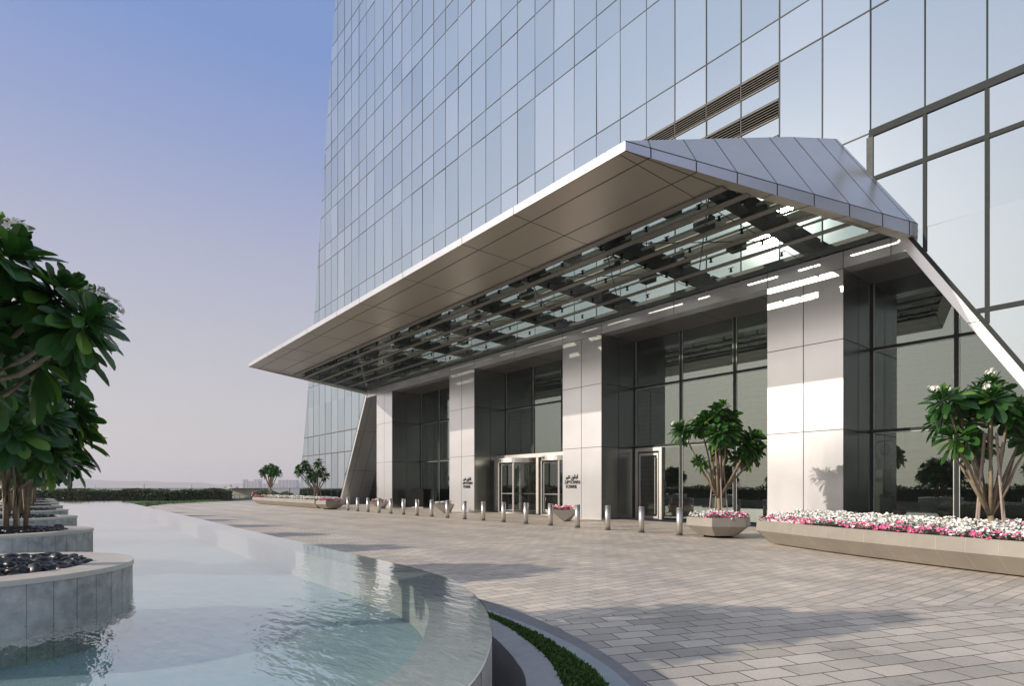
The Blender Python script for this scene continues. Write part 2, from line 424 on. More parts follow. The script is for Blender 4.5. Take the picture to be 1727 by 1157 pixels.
# mullions and transoms
def below_portal(x):           # height from which a vertical at x is clear of the portal
    if mir(legR(ZT)) <= x <= legR(ZT): return ZT
    if x > legR(ZT): return max(0, (legR(0) + .1 - x) * 1.674)
    return max(0, (x - mir(legR(0) + .1)) * 1.674)
def top_edge(x):
    z = TOPZ
    while z > 0 and not (edgeL(z) <= x <= edgeR(z)): z -= .25
    return z
for x in xs:
    zt = top_edge(x)
    if zt < 1: continue
    zb = below_portal(x)
    if zt - zb < .3: continue
    mw = .013 if x < -15 else .017; mb = MB(); mb.box(x-mw, x+mw, YF-(.012 if x < -15 else .025), YF+.03, zb, zt)
    if x > -7.2 and x < 9:
        z2 = 12.42
        if z2 > zb: mb.box(x-.05, x+.05, YF-.035, YF+.03, zb, z2); 
        o = mb.build('mullion', M['frame_dark'], facade)
    else: mb.build('mullion', M['frame_mid'], facade)
for z in rows[1:]:
    a, b = edgeL(z), edgeR(z)
    segs = [(a, b)]
    if z < ZT: segs = [(a, mir(legR(z)) - .1), (legR(z) + .1, b)]
    if z < 6.5: segs = segs[:1]
    for (p, q) in segs:
        if abs(z - 10.98) < .01: q = -6.97
        if abs(z - 16.33) < .01 or True:
            mb = MB(); hh = .045 if z < 7 else .019
            mb.box(p, q, YF-.014, YF+.03, z-hh, z+hh); mb.build('transom', M['frame_mid'], facade)
mb = MB(); mb.box(-6.99, edgeR(12), YF-.05, YF+.03, 12.36, 12.58); mb.build('transom', M['frame_dark'], facade)
for z in (6.34, 11.04):
    mb = MB(); mb.box(max(-6.97, legR(z)+.1), edgeR(z), YF-.04, YF+.03, z-.065, z+.065); mb.build('transom', M['frame_dark'], facade)
mb = MB(); mb.box(-7.06, -6.88, YF-.045, YF+.02, 10.9, 12.36); mb.build('mullion', M['frame_mid'], facade)
# louvres in the plant band
for (z0, z1) in ((13.1, 13.8), (14.4, 15.08), (15.68, 16.33)):
    for i in range(8):
        x0 = LOUV[1] - MOD*(i+1) + .03; x1 = LOUV[1] - MOD*i - .03
        mb = MB(); mb.box(x0, x1, YF+.10, YF+.12, z0, z1, 1)
        mb.box(x0, x1, YF-.02, YF+.03, z0+.02, z0+.07); mb.box(x0, x1, YF-.02, YF+.03, z1-.07, z1-.02)
        n = 5
        for k in range(n):
            z = z0 + .10 + (z1-z0-.2)*(k+.5)/n
            mb.hexa([(x0,YF-.02,z-.03),(x1,YF-.02,z-.03),(x1,YF+.07,z+.02),(x0,YF+.07,z+.02)], [(x0,YF-.02,z-.012),(x1,YF-.02,z-.012),(x1,YF+.07,z+.038),(x0,YF+.07,z+.038)])
        mb.build('louvre', [simple('louvre_bronze', (.17, .155, .13), .7) if not (i or z0 > 14) else bpy.data.materials['louvre_bronze'], M['black']], facade)
# tower body behind the glass skin
mb = MB()
zz = [0, 17.7, TOPZ]
def tbox(x0f, x1f, za, zb_, y0, y1):
    mb.hexa([(x0f(za),y0,za),(x1f(za),y0,za),(x1f(za),y1,za),(x0f(za),y1,za)], [(x0f(zb_),y0,zb_),(x1f(zb_),y0,zb_),(x1f(zb_),y1,zb_),(x0f(zb_),y1,zb_)])
tbox(lambda z: edgeL(z)+.05, lambda z: edgeR(z)-.05, ZT, 17.7, YF+.2, 48)
tbox(lambda z: edgeL(z)+.05, lambda z: edgeR(z)-.05, 17.7, TOPZ, YF+.2, 48)
tbox(lambda z: edgeL(z)+.05, lambda z: mir(legR(z))-.15, 0, ZT, YF+.2, 48)
tbox(lambda z: legR(z)+.15, lambda z: edgeR(z)-.05, 0, ZT, YF+.2, 48)
mb.build('wall', M['frame_dark'], tower)
mb = MB()   # glazed side returns
for (za, zb_) in ((0, 17.7), (17.7, TOPZ)):
    for f in (edgeL, edgeR):
        mb.face([(f(za), YF, za), (f(za), 48, za), (f(zb_), 48, zb_), (f(zb_), YF, zb_)], 0, .51)
mb.build('side_glazing', M['tglass'], tower)

# portal: columns, beam, legs ------------------------------------------
ZB = 8.54
for (a, b) in COLX:
    c = sub('column', tower)
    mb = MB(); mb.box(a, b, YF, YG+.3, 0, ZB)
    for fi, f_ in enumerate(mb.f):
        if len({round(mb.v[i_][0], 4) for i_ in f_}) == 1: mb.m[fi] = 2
    m = (a + b) / 2
    def seam(p, q, n): mb.beam(p, q, .022, n, .004, 1)
    for z in (3.36, 6.27):
        seam((a, YF, z), (b, YF, z), (0,-1,0)); seam((b, YF, z), (b, YG, z), (1,0,0)); seam((a, YF, z), (a, YG, z), (-1,0,0))
    seam((m, YF, 0), (m, YF, ZB), (0,-1,0)); seam((b, 21.2, 0), (b, 21.2, ZB), (1,0,0)); seam((a, 21.2, 0), (a, 21.2, ZB), (-1,0,0))
    seam((a, YF, ZB-.012), (b, YF, ZB-.012), (0,-1,0))
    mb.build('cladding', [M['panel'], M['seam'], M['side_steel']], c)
    mb = MB(); mb.box(a+.03, b-.03, YF+.03, YG+.2, 0, .03)
# beam with recess ceiling
mb = MB()
xl, xr = mir(legR(ZB)) + .2, legR(ZB) - .2
mb.hexa([(xl,YF,ZB),(xr,YF,ZB),(xr,YF+.6,ZB),(xl,YF+.6,ZB)], [(xl-.3,YF,ZT),(xr+.3,YF,ZT),(xr+.3,YF+.6,ZT),(xl-.3,YF+.6,ZT)])
for x in [v for ab in COLX for v in ab] + [-14.16, -24.36, -34.6, -44.4+.9, -5.5-.9]:
    if xl < x < xr: mb.beam((x, YF, ZB), (x, YF, ZT), .022, (0,-1,0), .004, 1)
mb.build('lintel_beam', [M['panel'], M['seam']], tower)
mb = MB(); mb.box(xl-.1, xr+.1, YF+.6, 31, ZB+.002, ZT-.1)
for x in [-44 + 2.55*k for k in range(16)]: mb.beam((x, YF+.62, ZB), (x, YG, ZB), .02, (0,0,-1), .004, 1)
mb.build('recess_ceiling', [M['soffit_in'], M['seam']], tower)
# inclined legs
for side in (0, 1):
    X = (lambda x: mir(x)) if side else (lambda x: x)
    lg = sub('inclined_leg', tower)
    mb = MB(); o0, o1 = legR(0), legR(ZT+.1); wd = .27
    lo = [(X(o0-wd), YF-.04, 0), (X(o0), YF-.04, 0), (X(o0), YG+.1, 0), (X(o0-wd), YG+.1, 0)]
    hi = [(X(o1-wd), YF-.04, ZT+.1), (X(o1), YF-.04, ZT+.1), (X(o1), YG+.1, ZT+.1), (X(o1-wd), YG+.1, ZT+.1)]
    mb.hexa(lo, hi)
    n = Vector((-1, 0, -sR)) if not side else Vector((1, 0, -sR))
    for z in (2.9, 6.05): 
        x = X(legR(z) - wd); mb.beam((x, YF-.04, z), (x, YG, z), .02, n, .004, 1)
        mb.beam((X(legR(z)-wd), YF-.04, z), (X(legR(z)), YF-.04, z), .02, (0,-1,0), .004, 1)
    for y in (20.45, 21.45): mb.beam((X(legR(0)-wd), y, 0), (X(legR(ZB)-wd), y, ZB), .025, n, .004, 1)
    mb.build('cladding', [M['panel'], M['seam']], lg)
    mb = MB(); mb.beam((X(o0+.06), YF, 0), (X(o1+.06), YF, ZT+.1), .11, (0,-1,0), .03); mb.build('edge_gasket', M['frame_dark'], lg)

# lobby glazing --------------------------------------------------------
def bay(x0, x1, name='lobby_glazing', skew=None, door=None, revolve=False):
    g = sub(name, tower); n = 3
    X = [x0 + (x1-x0)*k/n for k in range(n+1)] if skew is None else skew
    zs = [0, 3.43, 6.27, ZB]
    for i in range(len(X)-1):
        for j in range(3):
            if revolve and j == 0: continue
            if door == i and j == 0:
                mb = MB(); mb.face([(X[i]+1.62,YG,0),(X[i+1],YG,0),(X[i+1],YG,zs[1]),(X[i]+1.62,YG,zs[1])]); mb.build('glass_panel', M['lglass'], g); continue
            tz = random.gauss(0, .0012); tx = random.gauss(0, .0015)
            mb = MB(); mb.face([(X[i],YG-tx-tz,zs[j]),(X[i+1],YG+tx-tz,zs[j]),(X[i+1],YG+tx+tz,zs[j+1]),(X[i],YG-tx+tz,zs[j+1])]); mb.build('glass_panel', M['lglass'], g)
    for x in X:
        mb = MB(); z0 = 3.43 if revolve and x not in (X[0], X[-1]) else 0
        mb.box(x-.055, x+.055, YG-.06, YG+.14, z0, ZB, 0)
        mb.box(x-.085, x-.058, YG-.03, YG+.02, z0, ZB, 1); mb.box(x+.058, x+.085, YG-.03, YG+.02, z0, ZB, 1)
        mb.build('mullion', [M['frame_dark'], M['edge_light']], g)
    for z in zs[1:3]:
        mb = MB(); mb.box(X[0], X[-1], YG-.05, YG+.1, z-.05, z+.05, 0); mb.box(X[0], X[-1], YG-.03, YG+.02, z-.075, z-.052, 1)
        mb.build('transom', [M['frame_dark'], M['edge_light']], g)
    return g
bay(-38.45, -30.80); bay(-28.12, -20.62, revolve=True); bay(-18.08, -10.25, door=0)
bay(0, 0, skew=[-7.75, -5.35, -2.95, -.55]); bay(0, 0, skew=[-48.1, -45.7, -43.3, -40.95])

# revolving doors in the second bay
port = sub('door_portal', tower)
mb = MB()
for x in (-28.02, -24.37, -20.72): mb = MB(); mb.box(x-.10, x+.10, YG-.75, YG+.1, 0, 3.175); mb.build('portal_post', M['steel'], port)
mb = MB(); mb.box(-28.12, -20.62, YG-.75, YG+.1, 3.18, 3.40); mb.build('portal_header', M['steel'], port)
for cx in (-26.24, -22.50):
    rd = sub('revolving_door', tower); cy = 22.0; R = 1.28
    mb = MB(); mb.cyl((cx, cy), R, 2.92, 3.17, 40); mb.build('drum_header', M['steel'], rd, False)
    mb = MB(); mb.cyl((cx, cy), R+.03, 0.004, .07, 40); mb.build('drum_base', M['steel'], rd)
    mb = MB()
    for a0, a1 in ((math.pi*.82, math.pi*1.32), (math.pi*1.68, math.pi*2.18)):
        n = 10
        for k in range(n):
            p, q = a0+(a1-a0)*k/n, a0+(a1-a0)*(k+1)/n
            mb.face([(cx+R*math.cos(p), cy+R*math.sin(p), .07), (cx+R*math.cos(q), cy+R*math.sin(q), .07), (cx+R*math.cos(q), cy+R*math.sin(q), 2.92), (cx+R*math.cos(p), cy+R*math.sin(p), 2.92)])
    mb.build('curved_glass', M['dglass'], rd)
    for a in (.82, 1.32, 1.68, 2.18):
        mb = MB(); a *= math.pi; mb.cyl((cx+R*math.cos(a), cy+R*math.sin(a)), .045, .07, 2.92, 10); mb.build('drum_post', M['steel'], rd)
    for k in range(4):
        a = rad(28) + k*math.pi/2; dx, dy = math.cos(a), math.sin(a); lf = sub('door_leaf', rd)
        mb = MB(); P = lambda r, z: (cx+r*dx, cy+r*dy, z)
        nn = (-dy, dx, 0)
        mb.face([P(.08,.12), P(R-.08,.12), P(R-.08,2.85), P(.08,2.85)]); mb.build('glass_panel', M['dglass'], lf)
        mb = MB()
        for a_, b_ in ((P(.05,.1),P(.05,2.88)), (P(R-.07,.1),P(R-.07,2.88)), (P(.05,.14),P(R-.05,.14)), (P(.05,2.84),P(R-.05,2.84)), (P(.1,1.12),P(R-.1,1.12))):
            mb.beam(a_, b_, .06, nn, .03)
        mb.build('leaf_frame', M['steel'], lf)
    mb = MB(); mb.cyl((cx-.35, cy-R*.97), .05, 3.02, 3.08, 10); mb.build('sensor', M['black'], rd)
# swing door in the third bay
dr = sub('swing_door', tower)
mb = MB(); x0, x1 = -17.99, -16.46; yd = YG-.10
for a, b, c, d in ((x0, x0+.15, 0, 3.36), (x1-.15, x1, 0, 3.36), (x0+.15, x1-.15, 3.2, 3.36)): mb.box(a, b, yd, yd+.2, c, d)
mb.box(x0+.22, x0+.29, yd+.03, yd+.1, .03, 3.1); mb.box(x1-.29, x1-.22, yd+.03, yd+.1, .03, 3.1)
mb.box(x0+.29, x1-.29, yd+.03, yd+.1, 3.0, 3.1); mb.box(x0+.29, x1-.29, yd+.03, yd+.1, .03, .14)
mb.build('door_frame', M['steel'], dr)
mb = MB(); mb.face([(x0+.15,yd+.06,.03),(x1-.15,yd+.06,.03),(x1-.15,yd+.06,3.2),(x0+.15,yd+.06,3.2)]); mb.build('door_glass', M['dglass'], dr)
mb = MB(); mb.tube([(x1-.33, yd-.06, .25), (x1-.33, yd-.06, 2.9)], .02, 10)
for z in (.5, 2.6): mb.tube([(x1-.33, yd-.06, z), (x1-.33, yd+.05, z)], .012, 8)
mb.build('door_handle', M['steel'], dr)

# lettering on two columns ---------------------------------------------
def font(file=None):
    if file:
        import os
        p = os.path.join(bpy.utils.system_resource('DATAFILES'), 'fonts', file)
        try: return bpy.data.fonts.load(p)
        except Exception: return None
def text_mesh(name, body, x0, x1, z0, z1, parent, bold=.0):
    cu = bpy.data.curves.new(name, 'FONT'); cu.body = body; cu.size = 1; cu.extrude = .04; cu.offset = bold
    ob = bpy.data.objects.new(name, cu); COL.objects.link(ob)
    bpy.context.view_layer.update()
    me = bpy.data.meshes.new_from_object(ob.evaluated_get(bpy.context.evaluated_depsgraph_get()))
    bpy.data.objects.remove(ob)
    xs_ = [v.co.x for v in me.vertices]; ys_ = [v.co.y for v in me.vertices]
    for v in me.vertices:
        X = x0 + (v.co.x-min(xs_))/(max(xs_)-min(xs_))*(x1-x0); Z = z0 + (v.co.y-min(ys_))/(max(ys_)-min(ys_))*(z1-z0)
        v.co = (X, YF - .012 - v.co.z*.3, Z)
    me.materials.clear(); me.materials.append(M['seam'])
    o = bpy.data.objects.new(name, me); COL.objects.link(o); o.parent = parent
    return o
AR2 = ''.join(chr(c) for c in (0xFEE5, 0xFEED, 0xFE8E, 0xFE98, 0xFE91, 0xFE8D))
AR1 = ''.join(chr(c) for c in (0xFEAD, 0xFEED, 0xFE8E, 0xFE97))
for ci, x0 in ((1, -29.30), (2, -20.44)):
    c = [o for o in tower.children if o.name.startswith('column')][ci]
    sg = sub('lettering', c)
    text_mesh('arabic_word', AR1, x0+.03, x0+.34, 1.86, 2.08, sg, .012)
    text_mesh('arabic_word', AR2, x0+.40, x0+.86, 1.84, 2.12, sg, .012)
    text_mesh('latin_word', 'UPTOWN', x0, x0+1.0, 1.655, 1.825, sg, .012)
    text_mesh('latin_word', 'TOWER', x0+.03, x0+.80, 1.44, 1.61, sg, .012)

# ------------------------------------------------------------------ canopy
can = sub('entrance_canopy', tower)
PR = Vector((-8.77, 10.51, 9.52)); QR = Vector((-5.72, 19.97, 9.25)); CR = Vector((-7.93, 19.97, 12.76)); RR = Vector((-8.22, 17.37, 11.97))
PRb = PR - Vector((0, 0, .22)); QRb = QR - Vector((0, 0, .40))
def mv(v): return Vector((mir(v.x), v.y, v.z))
YO = 13.62                                      # solid border stops, glazing starts
def roofz(y): return PR.z + (y-PR.y)*(RR.z-PR.z)/(RR.y-PR.y) if y <= RR.y else RR.z + (y-RR.y)*(CR.z-RR.z)/(CR.y-RR.y)
def ridge(y):                                    # roof edge point at depth y (right side)
    if y <= RR.y: t = (y-PR.y)/(RR.y-PR.y); return PR.lerp(RR, t)
    t = (y-RR.y)/(CR.y-RR.y); return RR.lerp(CR, t)
def eave(y): t = (y-PR.y)/(QR.y-PR.y); return PR.lerp(QR, t)
def eaveb(y): t = (y-PRb.y)/(QRb.y-PRb.y); return PRb.lerp(QRb, t)
mb = MB()  # solid front roof strip
a, b = PR, ridge(YO)
mb.face([mv(a), a, b, mv(b)])
for off in (-15.4, -11.5, -8.9, -5.0, -1.2, 1.2, 5.0, 8.9, 11.5, 15.4):
    p = Vector((CX+off, PR.y, PR.z)); q = Vector((CX+off, YO, roofz(YO))); mb.beam(p, q, .02, (0, -.33, 1), .004, 1)
mb.build('roof_panel', [M['panel'], M['seam']], can)
JOI = [-15.4, -11.5, -8.9, -5.0, -1.2, 1.2, 5.0, 8.9, 11.5]
mb = MB(); mb.face([mv(PRb), PRb, PR, mv(PR)])
for off in JOI + [15.0]: mb.beam((CX+off, PR.y, PRb.z), (CX+off, PR.y, PR.z), .018, (0,-1,0), .003, 1)
mb.build('front_fascia', [M['panel'], M['seam']], can)
# soffit border: outer front strip, plus side strips
BW = .45
def sof(x, y): # soffit height
    t = (y-PRb.y)/(QRb.y-PRb.y); return PRb.z - .10*t if True else 0
def inner_edge(y): return eaveb(y).x - BW
mb = MB()
A_ = PRb; zO = 9.24
mb.face([mv(PRb), mv(Vector((eaveb(YO).x, YO, zO))), Vector((eaveb(YO).x, YO, zO)), PRb])
n = (0, -.02, -1)
def sz(y): return PRb.z + (zO-PRb.z)*(y-PRb.y)/(YO-PRb.y)
for y in (11.18, 12.55): mb.beam((mir(eaveb(y).x), y, sz(y)), (eaveb(y).x, y, sz(y)), .03, n, .004, 1)
for off in JOI + [15.4]: mb.beam((CX+off, PRb.y, PRb.z), (CX+off, YO, zO), .02, n, .004, 1)
for s_ in (0, 1):
    X = (lambda v: mv(v)) if s_ else (lambda v: v)
    a = eaveb(YO); zi = 9.10
    q = [Vector((a.x, YO, zO)), Vector((QRb.x, QRb.y, QRb.z)), Vector((QRb.x-BW, QRb.y, QRb.z+.08)), Vector((a.x-BW, YO, zO))]
    mb.face([X(v) for v in q])
    for y in (14.88, 16.11, 17.36, 18.6):
        t = (y-YO)/(QRb.y-YO); mb.beam(X(q[0].lerp(q[1], t)), X(q[3].lerp(q[2], t)), .02, n, .004, 1)
    mb.beam(X(PRb), X(Vector((a.x-BW, YO, zO))), .025, n, .004, 1)
mb.build('soffit_panel', [M['panel_shaded'], M['seam']], can)
# inside faces of the hollow border
mb = MB()
xi = inner_edge(YO)
mb.face([(mir(xi), YO, zO), (xi, YO, zO), (ridge(YO).x-.25, YO, roofz(YO)-.06), (mir(ridge(YO).x-.25), YO, roofz(YO)-.06)])
mb.build('inner_wall', M['struct'], can)
# sloping side roofs with end fascias
JE = [11.18, 12.43, 13.63, 14.88, 16.11, 17.36, 18.6, 19.66]
for s_ in (0, 1):
    X = (lambda v: mv(v)) if s_ else (lambda v: Vector(v))
    nn = (QR-PR).cross(CR-PR).normalized()
    if nn.z < 0: nn = -nn
    if s_: nn = Vector((-nn.x, nn.y, nn.z))
    mb = MB(); mb.face([X(PR), X(QR), X(CR), X(RR)])
    off = Vector(nn) * .08
    mb.face([X(PR)-off, X(QR)-off, X(CR)-off, X(RR)-off], 2)
    for y in JE[:-1]:
        e = eave(y); dirn = (CR-QR)
        # each seam climbs to the hip at nearly the same depth
        y2 = min(y + .09 + (y-11)*.02, 19.9); r = ridge(y2); mb.beam(X(e), X(r), .022, nn, .004, 1)
    e1 = X(QR.lerp(PR, .03)); mb.beam(e1, X(CR.lerp(RR, .06)), .02, nn, .004, 1)
    mb.build('side_roof', [M['panel'], M['seam'], M['struct']], can)
    mb = MB(); mb.face([X(PRb), X(QRb), X(QR), X(PR)])
    mb.face([X(QRb), X(QR), X(QR)+Vector((-.5 if not s_ else .5,0,0)), X(QRb)+Vector((-.5 if not s_ else .5,0,0))])
    fn = (QR-PR).cross(Vector((0,0,1))).normalized(); fn = Vector((abs(fn.x)*(-1 if s_ else 1), fn.y, 0))
    for y in JE: mb.beam(X(eaveb(y)), X(eave(y)), .03, fn, .004, 1)
    mb.beam(X(PR), X(QR), .02, fn, .004, 1)
    mb.build('end_fascia', [M['panel'], M['seam']], can)
# roof glazing with frame
for (ya, yb) in ((YO, RR.y), (RR.y, 19.95)):
    edges = [CX-15.4, CX-11.5, CX-8.9, CX-5, CX-1.2, CX+1.2, CX+5, CX+8.9, CX+11.5]
    xr_a, xr_b = ridge(ya).x-.02, ridge(yb).x-.02
    mb = MB(); mb.face([(mir(xr_a), ya, roofz(ya)-.02), (xr_a, ya, roofz(ya)-.02), (xr_b, yb, roofz(yb)-.02), (mir(xr_b), yb, roofz(yb)-.02)])
    mb.build('roof_glass', M['cglass'], can)
# deep dark rafters
for off in (-15.75, -11.7, -7.85, -3.95, 0, 3.95, 7.85, 11.7, 15.75):
    x = CX + off; mb = MB()
    zt = lambda y: roofz(y) - .10
    mb.hexa([(x-.21, YO, 9.29), (x+.21, YO, 9.29), (x+.21, 19.9, 9.17), (x-.21, 19.9, 9.17)], [(x-.21, YO, 9.75), (x+.21, YO, 9.75), (x+.21, 19.9, 9.65), (x-.21, 19.9, 9.65)])
    mb.build('rafter', M['struct'], can)
for y in (14.25, 15.35, 16.5, 17.75):
    mb = MB(); xe = eave(y).x - .55
    mb.box(mir(xe), xe, y-.13, y+.13, 9.62, 9.80); mb.build('purlin', M['cream'], can)
    mb = MB(); mb.tube([(mir(xe), y+.62, 9.95), (xe, y+.62, 9.95)], .06, 8); mb.build('conduit', M['cream'], can)
    mb = MB(); mb.tube([(mir(xe), y+.42, 9.52), (xe, y+.42, 9.52)], .045, 8); mb.build('conduit', M['cream'], can)
mb = MB(); xe = eave(YO).x - .9; mb.box(mir(xe), xe, YO+.02, YO+.30, 9.26, 9.9); mb.build('dark_strip', M['struct'], can)
for y in (14.75, 15.95, 17.1, 18.4):
    mb = MB(); xe = eave(y).x - .9; mb.box(mir(xe), xe, y-.05, y+.05, 9.86, 9.98); mb.build('cable_tray', M['struct'], can)
mb = MB(); xe = eave(19.7).x - .6; mb.box(mir(xe), xe, 19.5, 19.93, 9.11, 9.24); mb.build('dark_strip', M['struct'], can)  # dark strip between the soffit glass and the beam
random.seed(3)
lb = MB(); lb.box(-.26, .26, -.20, .20, -.18, .18); lb.box(-.05, .05, -.05, .05, .16, .38)
lamp = lb.build('service_box', M['struct'], can); first = True
for off in range(-14, 16, 2):
    for y in (14.6, 16.2, 18.1):
        if random.random() < (.12 if y < 17 else .35): continue
        o = lamp if first else lamp.copy()
        if not first: COL.objects.link(o); o.parent = can
        first = False; o.location = (CX + off + random.uniform(-.7, .7), y + random.uniform(-.3, .3), 9.66)
mb = MB()   # thin bracing cables
for off in (-15.75, -11.7, -7.85, -3.95, 0, 3.95, 7.85, 11.7):
    x = CX+off
    mb.tube([(x, 14, 9.3), (x+3.9, 19.4, 9.6)], .018, 5); mb.tube([(x+3.9, 14, 9.6), (x, 19.4, 9.3)], .018, 5)
mb.build('bracing', M['frame_mid'], can)
# laminated soffit glass with flat bars below
def sg_z(y): return 9.235 - (y-YO)*.14/6.3
mb = MB(); y0, y1 = YO+.02, 19.96
mb.face([(mir(inner_edge(y0)), y0, sg_z(y0)), (inner_edge(y0), y0, sg_z(y0)), (inner_edge(y1), y1, sg_z(y1)), (mir(inner_edge(y1)), y1, sg_z(y1))])
mb.build('soffit_glass', M['cglass'], can)
YB = [13.68, 14.44, 15.68, 16.87, 18.14, 19.3]
for y in YB[:-1]:
    mb = MB(); xe = inner_edge(y) + .05
    mb.box(mir(xe), xe, y-.115, y+.115, sg_z(y)-.045, sg_z(y)-.012); mb.build('soffit_bar', M['bar'], can)
for off in [-15.4, -11.5, -8.9, -5.0, -1.2, 1.2, 5.0, 8.9, 11.5, 15.4]:
    mb = MB(); mb.hexa([(CX+off-.010, YO, 9.222), (CX+off+.010, YO, 9.222), (CX+off+.010, 19.95, 9.082), (CX+off-.010, 19.95, 9.082)], [(CX+off-.010, YO, 9.232), (CX+off+.010, YO, 9.232), (CX+off+.010, 19.95, 9.092), (CX+off-.010, 19.95, 9.092)]); mb.build('glass_joint', M['seam'], can)
fb = MB(); fb.cyl((0, 0), .035, -.05, .06, 8); fb.cyl((0, 0), .06, -.065, -.05, 8); fb.box(-.09, .09, -.012, .012, .05, .075)
ft = fb.build('spider_fitting', M['black'], can); first = True; nfit = 0
for y in (14.05, 15.05, 16.28, 17.5, 18.75):
    for k in range(18):
        x = CX - 15.2 + k*1.79
        if k > 17 or nfit >= 92: break
        o = ft if first else ft.copy()
        if not first: COL.objects.link(o); o.parent = can
        first = False; nfit += 1; o.location = (x, y, sg_z(y)-.02)

# ------------------------------------------------------------------ lobby interior
inn = sub('lobby_interior', tower)
mb = MB(); mb.face([(-47.5, 30, 0), (-1, 30, 0), (-1, 30, 9), (-47.5, 30, 9)])
for k in range(28):
    z = .35 + k*.3; mb.box(-47.5, -1, 29.98, 30.0, z, z+.012, 1)
mb.build('back_wall', [M['inner_wall'], M['seam']], inn)
mb = MB(); mb.face([(-48.4, YG, .012), (-.6, YG, .012), (-.6, 30, .012), (-48.4, 30, .012)]); mb.build('floor', M['inner_floor'], inn)
mb = MB()
for x in (-43, -30, -19, -9.1): mb.box(x-.5, x+.5, 26, 27, .02, 8.5)
mb.build('inner_pier', M['inner_wall'], inn)

# ------------------------------------------------------------------ setting: ground, paving, pool
g = MB(); S = 6000; g.face([(-S, -S, -1.2), (S, -S, -1.2), (S, S, -1.2), (-S, S, -1.2)]); tag(g.build('ground', M['sand']), kind='structure')
def catmull(P, n=6):
    out = []
    for i in range(len(P)-1):
        p0, p1, p2, p3 = P[max(i-1,0)], P[i], P[i+1], P[min(i+2, len(P)-1)]
        for k in range(n):
            t = k/n; out.append(tuple(.5*((2*p1[j]) + (-p0[j]+p2[j])*t + (2*p0[j]-5*p1[j]+4*p2[j]-p3[j])*t*t + (-p0[j]+3*p1[j]-3*p2[j]+p3[j])*t**3) for j in (0,1)))
    out.append(P[-1]); return out
rimN = [(-46, 4.15), (-33.5, 3.9), (-19.5, 3.57), (-13.4, 3.4), (-9.08, 3.3), (-7.3, 3.28), (-6.1, 3.26), (-5.1, 3.18), (-4.46, 3.03), (-3.93, 2.81), (-3.46, 2.57), (-3.05, 2.30), (-2.76, 2.09), (-2.38, 1.75), (-2.12, 1.44),
        (-1.88, 1.05), (-1.72, .5), (-1.68, -.2), (-1.85, -1.2), (-2.3, -2.2), (-3.1, -3.2), (-4.4, -4.1), (-6.2, -4.6), (-9, -4.75), (-46, -4.9)]
rim = catmull(rimN, 6)
def offset(line, d):
    out = []
    for i, p in enumerate(line):
        a = Vector(line[max(i-1, 0)]); b = Vector(line[min(i+1, len(line)-1)]); t = (b-a).normalized(); nrm = Vector((-t.y, t.x))
        out.append((p[0]+nrm.x*d, p[1]+nrm.y*d))
    return out
inner = offset(rim, -.42)
inner = [(max(p[0], -45.6), p[1]) for p in inner]
WZ = .60
wall_lo = [(x, y, -.6) for x, y in rim]; wall_hi = [(x, y, WZ-.012) for x, y in rim]; in_hi = [(x, y, WZ-.02) for x, y in inner]; in_lo = [(x, y, .22) for x, y in inner]
mb = MB()
for i in range(len(rim)-1):
    mb.face([wall_lo[i], wall_lo[i+1], wall_hi[i+1], wall_hi[i]], 0); mb.face([wall_hi[i], wall_hi[i+1], in_hi[i+1], in_hi[i]], 1); mb.face([in_hi[i], in_hi[i+1], in_lo[i+1], in_lo[i]], 1)
mb.box(-46.4, -45.99, -4.9, 4.15, -.6, WZ-.012, 0)
acc = 0
for i in range(1, len(rim)):
    acc += (Vector(rim[i])-Vector(rim[i-1])).length
    if acc > .75 and rim[i][0] > -14:
        acc = 0; a = Vector((*rim[i], 0)); b = Vector((*rim[i-1], 0)); nn = (b-a).cross(Vector((0,0,1))).normalized()
        if nn.dot(Vector((6, 0, 0)) + a) < 0 and False: nn = -nn
        t = Vector(rim[i])-Vector(rim[i-1]); nv = Vector((-t.y, t.x, 0)).normalized()
        mb.beam((*rim[i], -.6), (*rim[i], WZ-.02), .006, nv, .002, 2)
pw = mb.build('pool_wall', [M['planter_stone'], M['rim_wet'], M['seam']])
tag(pw, 'curved grey stone overflow wall round the reflecting pool', 'pool wall')
polymesh('pool_floor', inner, [], .22, M['poolfloor'])['kind'] = 'structure'
wt = polymesh('water', rim, [], WZ, M['water']); wt['kind'] = 'structure'
# kerbs beside the pool
k1i = [(-46, 4.6), (-20, 4.0), (-9.0, 3.72), (-6.0, 3.68), (-5.1, 3.58), (-4.48, 3.41), (-4.02, 3.22), (-3.71, 3.07), (-3.34, 2.85), (-2.7, 2.3), (-2.1, 1.6)]
k1o = [(-46, 5.0), (-20, 4.35), (-9.0, 4.05), (-6.0, 3.98), (-5.11, 3.87), (-4.54, 3.72), (-4.03, 3.52), (-3.69, 3.37), (-3.17, 3.05), (-2.5, 2.5), (-1.8, 1.7)]
k2i = [(-46, 5.1), (-20, 4.42), (-9.0, 4.15), (-6.2, 4.10), (-5.31, 4.00), (-4.51, 3.87), (-3.85, 3.68), (-3.28, 3.46), (-2.9, 3.26), (-2.2, 2.75), (-1.4, 1.9)]
k2o = [(-46, 5.3), (-20, 4.6), (-9.0, 4.32), (-6.2, 4.24), (-5.37, 4.16), (-4.85, 4.10), (-4.38, 4.01), (-3.87, 3.88), (-3.38, 3.70), (-2.9, 3.47), (-2.1, 2.95), (-1.2, 2.1)]
bdo = [(-46, 5.6), (-20, 4.9), (-9.0, 4.62), (-6.2, 4.54), (-5.38, 4.45), (-4.73, 4.31), (-4.17, 4.16), (-3.65, 3.98), (-3.15, 3.76), (-2.6, 3.45), (-1.8, 2.9), (-.8, 2.0)]
C = lambda P: catmull(P, 5)
